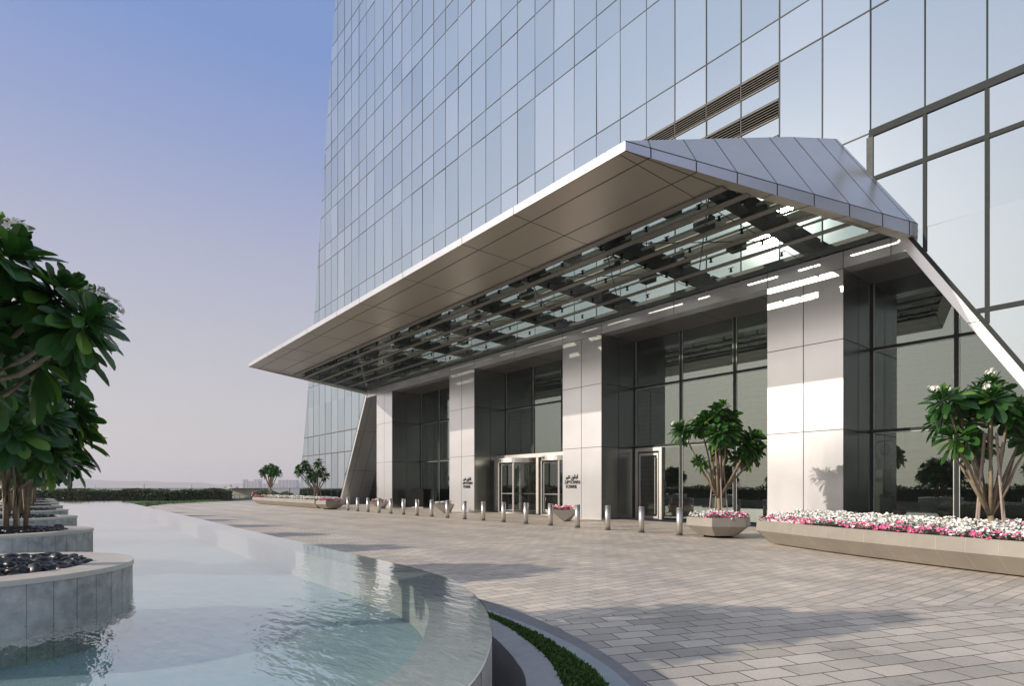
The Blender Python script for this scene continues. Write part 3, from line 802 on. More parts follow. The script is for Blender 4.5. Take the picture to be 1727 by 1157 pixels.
def ribbon(name, A, B, z, mat, side=0, kind='structure'):
    o = polymesh(name, C(A) + list(reversed(C(B))), [], z, mat, depth=side); 
    return tag(o, kind=kind)
tag(ribbon('kerb', k1i, k1o, .05, M['kerb'], .6))
ribbon('kerb', k2i, k2o, .022, M['kerb_pale'], .1)
ribbon('soil_strip', k1o, k2i, .012, M['lawn'], 0)
ribbon('border_band', k2o, bdo, .012, M['band'], .1)
polymesh('trough_floor', C(k1i) + list(reversed(offset(rim, -.02)[:90])), [], -.45, M['black'])['kind'] = 'structure'
# paving: everything outside the pool zone
hole = C(bdo) + [(-.4, 1.2), (-.7, -.8), (-.9, -3), (-3, -5.6), (-46.4, -5.6)]
outerp = [(-63, -40), (30, -40), (30, 21), (-66, 21), (-73.5, 21), (-63.5, 10.3), (-56.5, 7.6), (-52.5, 6.4), (-52, 5)]
p = polymesh('paving', outerp, [hole], 0.0, M['paving'], depth=1.0); tag(p, kind='structure')
polymesh('pool_surround', [(-.4, 1.2), (-.7, -.8), (-.9, -3), (-3, -5.6), (-46.4, -5.6), (-46.4, -4.88), (-9, -4.8), (-6.2, -4.62), (-4.4, -4.12), (-3.1, -3.22), (-2.3, -2.22), (-1.86, -1.2), (-1.69, -.2), (-1.73, .5), (-1.2, 1.4)], [], .01, M['kerb'])['kind'] = 'structure'
# lawn and planting bed in front of the hedge
polymesh('lawn', [(-52.5, 6.2), (-57, 7.45), (-63.9, 10.1), (-74.2, 21), (-82, 21), (-84, -20), (-46.5, -20), (-46.5, 6.2)], [], .06, M['lawn'], depth=.3)['kind'] = 'structure'

# round planters in the pool --------------------------------------------
def ico():
    t = (1+5**.5)/2; v = [(-1,t,0),(1,t,0),(-1,-t,0),(1,-t,0),(0,-1,t),(0,1,t),(0,-1,-t),(0,1,-t),(t,0,-1),(t,0,1),(-t,0,-1),(-t,0,1)]
    f = [(0,11,5),(0,5,1),(0,1,7),(0,7,10),(0,10,11),(1,5,9),(5,11,4),(11,10,2),(10,7,6),(7,1,8),(3,9,4),(3,4,2),(3,2,6),(3,6,8),(3,8,9),(4,9,5),(2,4,11),(6,2,10),(8,6,7),(9,8,1)]
    return [Vector(p).normalized() for p in v], f
IV, IF = ico()
_bm = bmesh.new(); bmesh.ops.create_icosphere(_bm, subdivisions=2, radius=1)
SV = [v.co.copy() for v in _bm.verts]; SF = [tuple(v.index for v in f.verts) for f in _bm.faces]; _bm.free()
def pebbles(seed, n, R, z, name):
    random.seed(seed); mb = MB()
    for k in range(n):
        r = R*math.sqrt(random.random()); a = random.uniform(0, 2*math.pi); s1 = random.uniform(.04, .085); s2 = s1*random.uniform(.6, .9); s3 = s1*random.uniform(.35, .55)
        rot = Matrix.Rotation(random.uniform(0, 6.3), 3, 'Z') @ Matrix.Rotation(random.gauss(0, .45), 3, 'X'); c = Vector((r*math.cos(a), r*math.sin(a), z + .045*(1-r/R) + random.uniform(-.02, .045)))
        b = len(mb.v)
        for v in SV: mb.v.append(tuple(c + rot @ Vector((v.x*s1, v.y*s2, v.z*s3))))
        for f in SF: mb.f.append(tuple(b+i for i in f)); mb.m.append(0); mb.c.append(.5)
    me = bpy.data.meshes.new(name); me.from_pydata(mb.v, [], mb.f); me.materials.append(M['pebble']); me.polygons.foreach_set('use_smooth', [True]*len(mb.f))
    o = bpy.data.objects.new(name, me); COL.objects.link(o); return o
ORD = ['nearest', 'second nearest', 'third nearest', 'fourth nearest', 'fifth nearest', 'sixth nearest', 'seventh nearest', 'farthest']
def ring(r, z, n=72): return [(r*math.cos(2*math.pi*k/n), r*math.sin(2*math.pi*k/n), z) for k in range(n)]
pl0 = empty('pool_planter', (-6.52, -.46, 0), 'round grey stone planter standing in the pool, nearest the camera', 'planter', 'round planters standing in the pool')
mb = MB(); mb.loft([ring(1.14, .2), ring(1.14, .80)], 0, False, False)
for k in range(42):
    a = 2*math.pi*k/42 + .05; nv = Vector((math.cos(a), math.sin(a), 0)); mb.beam(nv*1.139 + Vector((0,0,.2)), nv*1.139 + Vector((0,0,.80)), .0035, nv, .001, 1)
mb.build('stone_drum', [M['planter_stone'], M['joint']], pl0)
mb = MB(); mb.loft([ring(1.15, .80), ring(1.15, .84), ring(.83, .84), ring(.83, .74)], 0, False, False); mb.build('coping_ring', M['coping'], pl0)
mb = MB(); mb.loft([ring(.83, .745), ring(.02, .775)], 0, False, True); mb.build('soil', M['soil'], pl0)
pb0 = pebbles(5, 620, .80, .80, 'pebble_bed')
PLX = [-6.52 - 5.12*k for k in range(8)]
for k, x in enumerate(PLX):
    o = pl0 if k == 0 else copy_tree(pl0)
    o.location = (x, -.46, 0); o['label'] = 'round grey stone planter standing in the pool, %s to the camera' % ORD[k]
    o.rotation_euler[2] = k*.7
    b = pb0 if k == 0 else pb0.copy()
    if k: COL.objects.link(b); b.rotation_euler[2] = k*1.3
    b.location = (x, -.46, 0)
    tag(b, 'black pebbles filling the %s round pool planter' % ORD[k], 'pebbles', 'pebble fillings of the pool planters', 'stuff')

# ------------------------------------------------------------------ trees
def leaf(mb, base, d, up, L, W, droop, m=0):
    d = d.normalized(); s = d.cross(up); 
    if s.length < 1e-3: s = d.cross(Vector((1, 0, 0)))
    s.normalize(); u = s.cross(d).normalized()
    st = [(0, .10), (.25, .42), (.55, .9), (.8, 1.0), (.94, .62), (1.0, .18)]
    n = len(mb.v)
    for t, wv in st:
        c = base + d*L*t - Vector((0, 0, 1))*droop*L*t*t
        w_ = W/2*wv; fold = .28*w_
        mb.v += [tuple(c - s*w_ + u*fold), tuple(c), tuple(c + s*w_ + u*fold)]
    for i in range(len(st)-1):
        a = n+3*i; mb.f += [(a, a+1, a+4, a+3), (a+1, a+2, a+5, a+4)]; mb.m += [m, m]; mb.c += [.5, .5]
def rosette(mb, c, ax, R, n, rng):
    ax = ax.normalized(); a = ax.cross(Vector((.3, .9, .1))).normalized(); b = ax.cross(a)
    for k in range(n):
        t = (k+.5)/n; pol = rad(10 + 122*t**.85) + rng.gauss(0, .12); az = k*2.39996 + rng.gauss(0, .15)
        d = math.cos(pol)*ax + math.sin(pol)*(math.cos(az)*a + math.sin(az)*b)
        L = R*(.55 + .45*min(1, t*2.0))*rng.uniform(.68, 1.15)
        leaf(mb, c + d*.03 - ax*.10*t, d, ax, L, L*rng.uniform(.33, .44), .10 + .18*t*rng.random())
def flower_cluster(mb, c, rng, r=.11, n=16):
    for k in range(n):
        d = Vector((rng.gauss(0, 1), rng.gauss(0, 1), rng.gauss(.7, .6))).normalized(); p = c + d*r*rng.uniform(.5, 1)
        a = d.orthogonal().normalized(); b = d.cross(a); s0 = len(mb.v); rr = rng.uniform(.028, .04)
        mb.v.append(tuple(p - d*.012))
        for q in range(10): 
            th = 2*math.pi*q/10; rq = rr*(1 if q % 2 == 0 else .55); mb.v.append(tuple(p + rq*(math.cos(th)*a + math.sin(th)*b) + d*.006))
        for q in range(10): mb.f.append((s0, s0+1+q, s0+1+(q+1) % 10)); mb.m.append(0); mb.c.append(.5)
def tree(name, loc, label, group, seed, ros, fork=.55, stems=1, stakes=3, z0=0., flowers=4, r0=.055, leaves=34, sp_=1., hf=(.5, .62)):
    """ros: (x, y, z, radius) rosette centres relative to the base"""
    rng = random.Random(seed)
    t = empty(name, loc, label, 'tree', group)
    tb = MB(); crown = MB(); fl = MB()
    cz = sum(r[2] for r in ros)/len(ros)
    if stems > 1:
        bases = [(sp_*rng.uniform(.12, .34)*math.cos(6.283*k/stems+.3), sp_*rng.uniform(.12, .34)*math.sin(6.283*k/stems+.3)) for k in range(stems)]
    else: bases = [(0, 0)]; tb.tube([(0, 0, z0), (.02, .01, z0+fork*.5), (0, 0, z0+fork+.02)], [r0*1.25, r0, r0*.95], 9)
    for i, (x, y, z, R) in enumerate(ros):
        c = Vector((x, y, z)); 
        if stems > 1:
            bi = min(range(stems), key=lambda q: (bases[q][0]-x*.25)**2 + (bases[q][1]-y*.25)**2 + rng.random()*.02); b = Vector((*bases[bi], z0))
            hz = z0 + (z-z0)*rng.uniform(*hf)
            p = [b, b + Vector((x*.02, y*.02, (hz-z0)*.5)), Vector((b.x+x*.08, b.y+y*.08, hz)), Vector((b.x*.5+x*.42, b.y*.5+y*.42, z-.42)), c - Vector((x*.06, y*.06, .10))]
            tb.tube(p, [r0*.6, r0*.48, r0*.42, r0*.36, r0*.3], 7)
        else:
            b = Vector((0, 0, z0+fork)); hz = z0+fork + (z-z0-fork)*.35
            p = [b, Vector((x*.38, y*.38, hz)), Vector((x*.66+rng.gauss(0,.04), y*.66+rng.gauss(0,.04), hz+(z-hz)*.45)), c - Vector((x*.08, y*.08, .12))]
            tb.tube(p, [r0*.75, r0*.55, r0*.42, r0*.30], 7)
        ax = Vector((x*.75, y*.75, .55 + .4*max(0, z-cz))) + Vector((rng.gauss(0,.12), rng.gauss(0,.12), 0))
        rosette(crown, c, ax, R*rng.uniform(.92, 1.08), int(leaves*1.2*rng.uniform(.85, 1.15)), rng)
        # a second younger whorl keeps the head dense
        rosette(crown, c + ax.normalized()*.06 + Vector((rng.gauss(0,.07), rng.gauss(0,.07), rng.gauss(0,.05))), ax + Vector((rng.gauss(0,.3), rng.gauss(0,.3), rng.gauss(0,.2))), R*.72, int(leaves*.5), rng)
        if i < flowers: flower_cluster(fl, c + ax.normalized()*R*.55 + Vector((rng.gauss(0,.05), rng.gauss(0,.05), 0)), rng)
    tb.build('trunk', M['bark'], t, True)
    me = crown.build('crown', M['leaf'], t)
    if flowers: fl.build('blossom', M['white_fl'], t)
    for k in range(stakes):
        a = 6.283*k/stakes + .9; r1 = .30
        s_ = MB(); s_.tube([(r1*math.cos(a), r1*math.sin(a), z0-.02), (.12*math.cos(a), .12*math.sin(a), z0+1.95)], .017, 6); s_.build('stake', M['stake'], t)
    return t
def dome(seed, n, R, zc, H, rr=.42, low=0):
    rng = random.Random(seed); out = []
    for k in range(n):
        t = (k+.5)/n; pol = math.acos(1 - 1.12*t); az = k*2.39996 + rng.gauss(0, .2)
        out.append((R*math.sin(pol)*math.cos(az)*rng.uniform(.85, 1.1), R*math.sin(pol)*math.sin(az)*rng.uniform(.85, 1.1), zc + H*math.cos(pol) + rng.gauss(0, .06), rr*rng.uniform(.9, 1.15)))
    return out
RX, RY = .6312, .7756                          # direction along which the near crowns were read
def rp(r, f, z, R): return (RX*r - RY*f, RY*r + RX*f, z, R)
# nearest pool tree
near = [rp(.99, 0, 2.84, .37), rp(.80, .2, 2.98, .35), rp(.44, -.1, 3.36, .40), rp(.66, .1, 3.14, .36), rp(.14, 0, 3.52, .42), rp(.30, .3, 3.02, .38), rp(.02, -.2, 2.42, .34), rp(.30, -.5, 2.82, .36), rp(.35, .7, 2.9, .38),
        rp(-.3, -.3, 3.3, .42), rp(-.5, .4, 3.2, .42), rp(-.9, 0, 2.8, .42), rp(-.7, -.6, 2.7, .42), rp(-.6, .8, 2.6, .42), rp(-.1, .9, 2.75, .4), rp(-.3, -.8, 2.6, .4), rp(0, .3, 2.85, .38)]
GT = 'frangipani trees in the round pool planters'
t0 = tree('frangipani_tree', (PLX[0], -.46, 0), 'dark leafy frangipani cut by the left edge, crown nearest the camera', GT, 11, near, stems=6, z0=.76, flowers=3, stakes=0, leaves=40, sp_=.3, hf=(.72, .78))
variants = [tree('frangipani_tree', (PLX[1], -.46, 0), 'frangipani tree in the second nearest round pool planter', GT, 21, dome(31, 24, 1.02, 2.25, .95, .44) + [(.75, .6, 2.0, .36), (-.1, .9, 1.95, .3), (.5, -.8, 2.0, .36)], stems=10, z0=.76, flowers=5, leaves=42),
            tree('frangipani_tree', (PLX[2], -.46, 0), 'frangipani tree in the third nearest round pool planter', GT, 22, dome(32, 22, 1.0, 2.2, .95, .42) + [(.7, .2, 1.9, .34)], stems=10, z0=.76, flowers=4, leaves=36)]
for k in range(3, 8):
    o = copy_tree(variants[k % 2]); o.location = (PLX[k], -.46, 0); o.rotation_euler[2] = k*1.9
    o['label'] = 'frangipani tree in the %s round pool planter' % ORD[k]
# tree in the hexagonal tub by the bollards
hexc = (-9.65, 15.87)
def rz(px, py, py0=0, pc=1214, s=56., dep=0., R=.42): return rp((px-pc)/s, dep, 1.5 + (822-py)/s, R)
ot = [rz(1150, 724, dep=-.1), rz(1186, 716, dep=.2, R=.38), rz(1213, 694, dep=0, R=.44), rz(1236, 702, dep=.2, R=.44), rz(1198, 732, dep=-.5, R=.42), rz(1222, 728, dep=-.3, R=.44), rz(1272, 738, dep=0, R=.46), rz(1258, 752, dep=-.35, R=.42), rz(1262, 770, dep=.1, R=.42),
      rz(1228, 752, dep=.4, R=.40), rz(1205, 705, dep=.6), rz(1182, 778, dep=-.1, R=.26), rz(1245, 722, dep=.5), rz(1280, 758, dep=.2, R=.4)]
tree('frangipani_tree', (hexc[0], hexc[1], 0), 'frangipani tree in the hexagonal tub beside the last bollard', 'frangipani trees in front of the tower', 41, ot, fork=.65, z0=.5, flowers=2, stakes=4, r0=.06, leaves=46)
# tree in the long planter on the right
rt_c = (-2.76, 13.7); sB = 90.8
def rr_(px, py, dep=0., R=.40): return rz(px, py, 0, 1672, sB, dep, R)
rt = [rr_(1585, 672, -.1, .38), rr_(1632, 668, .3, .36), rr_(1672, 650, 0, .38), rr_(1652, 675, -.3, .38), rr_(1692, 660, .2, .38), rr_(1600, 738, -.1, .42), rr_(1620, 700, .5, .34), rr_(1690, 690, -.2, .4), rr_(1712, 700, .1, .4), rr_(1745, 690, .2, .42), rr_(1690, 742, .6, .36), rr_(1672, 760, .4, .26), rr_(1735, 740, -.1, .4), rr_(1670, 700, .5, .38), rr_(1765, 715, .3, .4)]
tree('frangipani_tree', (rt_c[0], rt_c[1], 0), 'frangipani tree with cream blossoms in the long planter at right', 'frangipani trees in front of the tower', 42, rt, fork=.40, z0=.55, flowers=4, stakes=4, r0=.05, leaves=32)
tree('frangipani_tree', (-53.8, 16, 0), 'small round frangipani at the left end of the far flower planter', 'frangipani trees in front of the tower', 43, dome(44, 14, .75, 2.75, .62, .38), fork=.9, z0=.5, flowers=0, r0=.07, leaves=30)
ft2 = [(-.95, .2, 3.0, .46), (-1.3, 0, 2.9, .44), (-1.0, -.4, 2.6, .42), (-.7, .3, 2.7, .4), (.0, .1, 3.45, .42), (.2, -.2, 3.2, .4), (-.1, .2, 2.6, .42), (.3, .1, 2.75, .4), (.1, -.3, 2.35, .42), (-.35, -.2, 2.2, .4), (.35, .3, 2.35, .4), (-1.2, .3, 3.3, .4)]
tree('frangipani_tree', (-43.1, 16.2, 0), 'two-headed frangipani near the foot of the left inclined leg', 'frangipani trees in front of the tower', 45, [(x*RX*1.05, x*RY*1.05 + y, z, r) for x, y, z, r in ft2], fork=.5, z0=.5, flowers=3, r0=.075, leaves=34)

# ------------------------------------------------------------------ planters with flowers
def hexpts(c, r, z, rot, sx=1): return [(c[0]+r*math.cos(rot+math.pi/3*k), c[1]+r*math.sin(rot+math.pi/3*k), z) for k in range(6)]
def hex_planter(c, rot, label, group):
    p = empty('hexagonal_planter', (c[0], c[1], 0), label, 'planter', group)
    mb = MB(); o = (0, 0)
    mb.loft([hexpts(o, .60, .07, rot), hexpts(o, .97, .36, rot), hexpts(o, .95, .61, rot), hexpts(o, .87, .61, rot), hexpts(o, .85, .50, rot)], 0, True, False)
    for k in range(6):
        A = hexpts(o, .97, .36, rot); B = hexpts(o, .95, .61, rot); L = hexpts(o, .60, .07, rot); i, j = k, (k+1) % 6
        f = lambda P: (Vector(P[i])+Vector(P[j]))/2
        nv = f(A).copy(); nv.z = 0
        mb.beam(f(A), f(B), .006, nv, .001, 1); mb.beam(f(L), f(A), .006, nv + Vector((0, 0, -.9)), .002, 1)
    mb.build('tub', [M['planter_beige'], M['pale_joint']], p)
    mb = MB(); mb.loft([hexpts(o, .45, 0.0, rot), hexpts(o, .45, .07, rot)], 0); mb.build('plinth', M['black'], p)
    mb = MB(); mb.face(hexpts(o, .86, .53, rot)); mb.build('soil', M['soil'], p)
    return p
hex_planter(hexc, math.atan2(RY, RX), 'beige hexagonal tub planter beside the rightmost bollard', 'hexagonal tub planters')
hexl = (-38.3, 15.3)
hex_planter(hexl, math.atan2(RY, RX) + rad(30), 'beige hexagonal tub planter at the left end of the bollards', 'hexagonal tub planters')

def petunias(name, pts, zf, dens, pinkf, label, seed, size=.031):
    """pts: list of (x, y, weight-for-pink 0..1)"""
    rng = random.Random(seed); mb = MB()
    for (x, y, pk) in pts:
        z = zf(x, y) + rng.uniform(-.045, .045) + .035*math.sin(x*7.3 + 2*math.sin(y*5)) + .02*math.sin(y*11 + x*3)
        if rng.random() < .36:
            for q in range(3):
                d = Vector((rng.gauss(0, 1), rng.gauss(0, 1), rng.uniform(.2, 1))).normalized(); leaf(mb, Vector((x, y, z-.04)), d, Vector((0,0,1)), size*1.8, size*1.0, .2, 2)
        m = 1 if rng.random() < pk else 0
        d = Vector((rng.gauss(0, .5) + .1, rng.gauss(0, .5) - .35, .8)).normalized(); a = d.orthogonal().normalized(); b = d.cross(a); rr = size*rng.uniform(.75, 1.2)
        p = Vector((x, y, z)); s0 = len(mb.v); mb.v.append(tuple(p - d*rr*.45)); ph = rng.random()*6
        for q in range(10):
            th = 2*math.pi*q/10 + ph; rq = rr*(1 if q % 2 == 0 else .8); mb.v.append(tuple(p + rq*(math.cos(th)*a + math.sin(th)*b)))
        for q in range(10): mb.f.append((s0, s0+1+q, s0+1+(q+1) % 10)); mb.m.append(m); mb.c.append(.5)
    me = bpy.data.meshes.new(name); me.from_pydata(mb.v, [], mb.f)
    for mm in (M['white_fl'], M['pink_fl'], M['flower_leaf']): me.materials.append(mm)
    me.polygons.foreach_set('material_index', mb.m)
    o = bpy.data.objects.new(name, me); COL.objects.link(o)
    return tag(o, label, 'flowers', 'petunias filling the planters', 'stuff')
rng = random.Random(9)
def hexfill(c, n, R, pinkside):
    out = []
    while len(out) < n:
        a = rng.uniform(0, 6.283); r = R*math.sqrt(rng.random()); x, y = r*math.cos(a), r*math.sin(a)
        f = (x*RX*1.0 + y*RY*1.0); dd = -(x*-RY + y*RX)   # towards the camera
        out.append((c[0]+x, c[1]+y, .92 if (dd > .42 or (f > .5 and dd > -.2)) and rng.random() < .9 else .02))
    return out
petunias('petunia_bed', hexfill(hexc, 620, .84, 0), lambda x, y: .66 + .14*(1-min(1, math.hypot(x-hexc[0], y-hexc[1])/.8)), 0, 0, 'white and pink petunias in the hexagonal tub by the rightmost bollard', 1)
petunias('petunia_bed', hexfill(hexl, 420, .84, 0), lambda x, y: .68 + .14*(1-min(1, math.hypot(x-hexl[0], y-hexl[1])/.8)), 0, 0, 'pink and white petunias in the hexagonal tub left of the bollards', 2, .045)

# long planters: swept section along a path
def long_planter(name, path, wdt, label, wid_base, ends=True):
    o = empty(name, (0, 0, 0), label, 'planter', 'long flower planters')
    path = [Vector((*q, 0)) for q in path]
    def off(d, z):
        out = []
        for i, q in enumerate(path):
            t = (path[min(i+1, len(path)-1)] - path[max(i-1, 0)]).normalized(); nv = Vector((t.y, -t.x, 0)); out.append(q + nv*d + Vector((0, 0, z)))
        return out
    h = wdt/2
    prof = [(h-.34, .03), (h, .36), (h-.02, .62), (h-.11, .62), (h-.12, .50), (-h+.12, .50), (-h+.11, .62), (-h+.02, .62), (-h, .36), (-h+.34, .03)]
    lines = [off(d, z) for d, z in prof]
    rings = [[lines[j][i] for j in range(len(prof))] for i in range(len(path))]
    # taper the ends inwards like the hexagonal tubs
    if ends:
        for idx, sgn in ((0, -1), (-1, 1)):
            t = (path[1]-path[0]).normalized() if idx == 0 else (path[-1]-path[-2]).normalized()
            for j, (d, z) in enumerate(prof):
                if z < .1: rings[idx][j] = rings[idx][j] - t*.32*sgn
    mb = MB(); mb.loft(rings, 0)
    acc = 0
    for i in range(1, len(path)-1):
        acc += (path[i]-path[i-1]).length
        if acc > .40:
            acc = 0
            t = (path[i+1]-path[i-1]).normalized(); nv = Vector((t.y, -t.x, 0))
            q = path[i]; mb.beam(q + nv*(h-.34) + Vector((0,0,.03)) + t*0, q + nv*h + Vector((0,0,.36)) + t*.0, .008, nv + Vector((0,0,-.9)), .002, 1)
            mb.beam(q + nv*h + Vector((0,0,.36)), q + nv*(h-.02) + Vector((0,0,.62)), .008, nv, .003, 1)
    L1 = lines[1]
    mb.build('trough', [M['planter_beige'], M['pale_joint']], o)
    mb = MB()
    A, B = off(h-.13, .52), off(-h+.13, .52)
    for i in range(len(path)-1): mb.face([A[i], A[i+1], B[i+1], B[i]])
    mb.build('soil', M['soil'], o)
    return o, path, h
def dist_front(x, y):
    return (min(math.hypot(x-q[0], y-q[1]) for q in FRONT)) / .9
pathR = catmull([(-7.45, 15.5), (-5.6, 14.55), (-4.1, 13.9), (-2.6, 13.35), (-1.0, 12.9), (.8, 12.6), (2.6, 12.5)], 10)
o, P_, h_ = long_planter('long_planter', pathR, 1.75, 'long beige planter full of flowers at the right edge', 0)
FRONT = []
for i_ in range(len(P_)-1):
    t_ = (P_[i_+1]-P_[i_]).normalized(); q_ = P_[i_] + Vector((t_.y, -t_.x, 0))*h_; FRONT.append((q_.x, q_.y))
def along(path, h, n, rng, pf):
    out = []; seg = [(path[i], path[i+1], (path[i+1]-path[i]).length) for i in range(len(path)-1)]; tot = sum(s[2] for s in seg)
    for _ in range(n):
        u = rng.random()*tot; 
        for a, b, l in seg:
            if u <= l: break
            u -= l
        t = (b-a).normalized(); nv = Vector((t.y, -t.x, 0)); d = rng.uniform(-h+.05, h-.02); q = a + t*u + nv*d
        if _ < 0: pass
        out.append((q.x, q.y, pf(q, d/h, rng)))
    return out
def pinkR(q, s, rng):
    wav = math.sin(q.x*5.1)+math.sin(q.x*2.3+1)
    return .92 if s > .80 + .07*wav and rng.random() < .9 else (.30 if s > .70 else .01)
petunias('petunia_bed', along(P_, h_, 7000, rng, pinkR), lambda x, y: .66 + .16*min(1, max(0, dist_front(x, y)))**.6, 0, 0, 'white petunias with a pink front fringe in the long right planter', 3)
pathL = [(-55.3 + 15.2*k/20, 15.75 - .0*k) for k in range(21)]
o, P2, h2 = long_planter('long_planter', pathL, 1.75, 'long beige planter full of white flowers in the left distance', 0)
petunias('petunia_bed', along(P2, h2, 3400, rng, lambda q, s, r: .95 if (q.x < -52.0 and s > .5) else .01), lambda x, y: .72, 0, 0, 'white petunias with a pink left end in the far long planter', 4, .06)

# faceted planters in front of the columns
for i, (cx, cy, rot, lab, pk) in enumerate(((-18.6, 17.95, .25, 'faceted cream planter standing before the right signed column', .6), (-28.9, 18.35, .25, 'faceted cream planter with white flowers by the left signed column', .03), (-37.5, 18.5, .25, 'faceted cream planter nearest the leftmost column', .5))):
    p = empty('faceted_planter', (cx, cy, 0), lab, 'planter', 'faceted planters by the columns', rz=0)
    T = [(.88*math.cos(rot+math.pi/2*k), .88*math.sin(rot+math.pi/2*k), .50) for k in range(4)]
    B = [(.42*math.cos(rot+math.pi/4+math.pi/2*k), .42*math.sin(rot+math.pi/4+math.pi/2*k), 0) for k in range(4)]
    mb = MB()
    for k in range(4):
        mb.face([T[k], B[k], B[(k-1) % 4]]); mb.face([T[k], T[(k+1) % 4], B[k]])
    I = [(v[0]*.9, v[1]*.9, .50) for v in T]; J = [(v[0]*.86, v[1]*.86, .42) for v in T]
    for k in range(4): mb.face([T[k], T[(k+1)%4], I[(k+1)%4], I[k]]); mb.face([I[k], I[(k+1)%4], J[(k+1)%4], J[k]])
    mb.face(B); mb.build('tub', M['coping'], p)
    mb = MB(); mb.face([(v[0], v[1], .44) for v in J]); mb.build('soil', M['soil'], p)
    pts = []
    while len(pts) < 260:
        u, v = rng.uniform(-1, 1), rng.uniform(-1, 1)
        if abs(u)+abs(v) < .95: x = .74*(u*math.cos(rot)-v*math.sin(rot)); y = .74*(u*math.sin(rot)+v*math.cos(rot)); pts.append((cx+x, cy+y, pk))
    petunias('petunia_bed', pts, lambda x, y: .60, 0, 0, ['red-pink flowers in the faceted planter before the right signed column', 'white flowers in the faceted planter by the left signed column', 'mixed flowers in the faceted planter nearest the leftmost column'][i], 20+i, .05)

# ------------------------------------------------------------------ bollards
bo = empty('bollard', (0, 0, 0), 'x', 'bollard', 'steel bollards along the forecourt')
mb = MB(); mb.cyl((0, 0), .095, 0, .846, 28); bb = mb.build('post', M['steel'], bo)
for p_ in bb.data.polygons: p_.use_smooth = len(p_.vertices) == 4
mb = MB(); mb.cyl((0, 0), .088, .846, .858, 28); mb.build('cap', M['steel'], bo)
mb = MB(); mb.cyl((0, 0), .125, 0.002, .008, 28); mb.build('base_ring', M['frame_mid'], bo)
names = ['first', 'second', 'third', 'fourth', 'fifth', 'sixth', 'seventh', 'eighth', 'ninth', 'tenth', 'eleventh', 'twelfth', 'thirteenth', 'fourteenth', 'fifteenth', 'sixteenth', 'seventeenth', 'eighteenth']
for k in range(18):
    o = bo if k == 0 else copy_tree(bo)
    o.location = (-10.73 - 1.4715*k, 15.45, 0); o['label'] = 'brushed steel bollard, %s counted from the right end of the row' % names[k]

# ------------------------------------------------------------------ hedge, lawn, shrubs
def leaf_mass(name, sampler, n, size, mat, label, cat, kind=None, seed=1, core=None, parent=None):
    rng = random.Random(seed); mb = MB()
    for k in range(n):
        p, up = sampler(rng); d = (Vector((rng.gauss(0, 1), rng.gauss(0, 1), rng.gauss(.3, 1))).normalized() + up*.6).normalized(); s = d.orthogonal().normalized()
        s = Matrix.Rotation(rng.uniform(0, 6.28), 3, d) @ s; L = size*rng.uniform(.6, 1.3); w_ = L*.32
        n0 = len(mb.v); mb.v += [tuple(p), tuple(p + d*L*.5 + s*w_), tuple(p + d*L), tuple(p + d*L*.5 - s*w_)]
        mb.f.append((n0, n0+1, n0+2, n0+3)); mb.m.append(0); mb.c.append(.5)
    me = bpy.data.meshes.new(name); me.from_pydata(mb.v, [], mb.f); me.materials.append(mat)
    o = bpy.data.objects.new(name, me); COL.objects.link(o)
    if parent: o.parent = parent
    return tag(o, label, cat, None, kind)
def hedge(name, path, wdt, h, n, size, label, seed):
    P = [Vector((*q, 0)) for q in path]; seg = [(P[i], P[i+1], (P[i+1]-P[i]).length) for i in range(len(P)-1)]; tot = sum(s[2] for s in seg)
    hd = empty(name, (*path[0], 0), label, 'hedge')
    loc0 = Vector((*path[0], 0))
    def smp(rng):
        u = rng.random()*tot; uu = u
        for a, b, l in seg:
            if u <= l: break
            u -= l
        t = (b-a).normalized(); nv = Vector((t.y, -t.x, 0)); q = rng.random(); bump = 1 + .07*math.sin(uu*.9+seed) + .05*math.sin(uu*2.3)
        if q < .45: d = wdt/2*rng.uniform(.86, 1.05)*rng.choice((-1, 1)); z = h*bump*rng.random()
        else: d = rng.uniform(-1, 1)*wdt/2; z = h*bump*rng.uniform(.88, 1.06)
        return a + t*u + nv*d + Vector((0, 0, z)) - loc0, Vector((0, 0, 1))
    leaf_mass('foliage', smp, n, size, M['hedge_leaf'], None, None, None, seed, parent=hd)
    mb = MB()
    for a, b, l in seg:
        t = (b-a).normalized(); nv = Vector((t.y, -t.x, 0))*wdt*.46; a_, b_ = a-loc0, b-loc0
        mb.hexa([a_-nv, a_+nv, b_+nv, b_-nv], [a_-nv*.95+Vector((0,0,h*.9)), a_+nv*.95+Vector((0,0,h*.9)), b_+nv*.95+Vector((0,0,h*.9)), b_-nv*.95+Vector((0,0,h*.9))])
    mb.build('dark_core', simple('hedge_core', (.012, .018, .008), .9) if 'hedge_core' not in bpy.data.materials else bpy.data.materials['hedge_core'], hd)  # solid dark box added as filler inside the hedge leaves
    return hd
hedge('hedge', [(-86, -14), (-82, -4), (-76, 4), (-71, 11), (-68.8, 16.2)], 2.4, 1.06, 30000, .21, 'long dark clipped hedge running across the far end of the pool', 3)
hedge('hedge', [(-90, -12), (-40, -12), (10, -12), (22, -6)], 2.0, 1.5, 9000, .3, 'clipped hedge on the far side of the pool behind the camera', 8)
rng2 = random.Random(12)
def strip_s(rng):
    i = rng.randrange(26, 50); A = C(k1o); B = C(k2i); i = min(i, len(A)-2, len(B)-2); u = rng.random(); t = rng.random()
    a = Vector(A[i]).lerp(Vector(A[i+1]), u); b = Vector(B[i]).lerp(Vector(B[i+1]), u); p = a.lerp(b, t)
    return Vector((p.x, p.y, .01 + .05*rng.random())), Vector((0, 0, 1))
A_c, B_c = C(k1o), C(k2i)
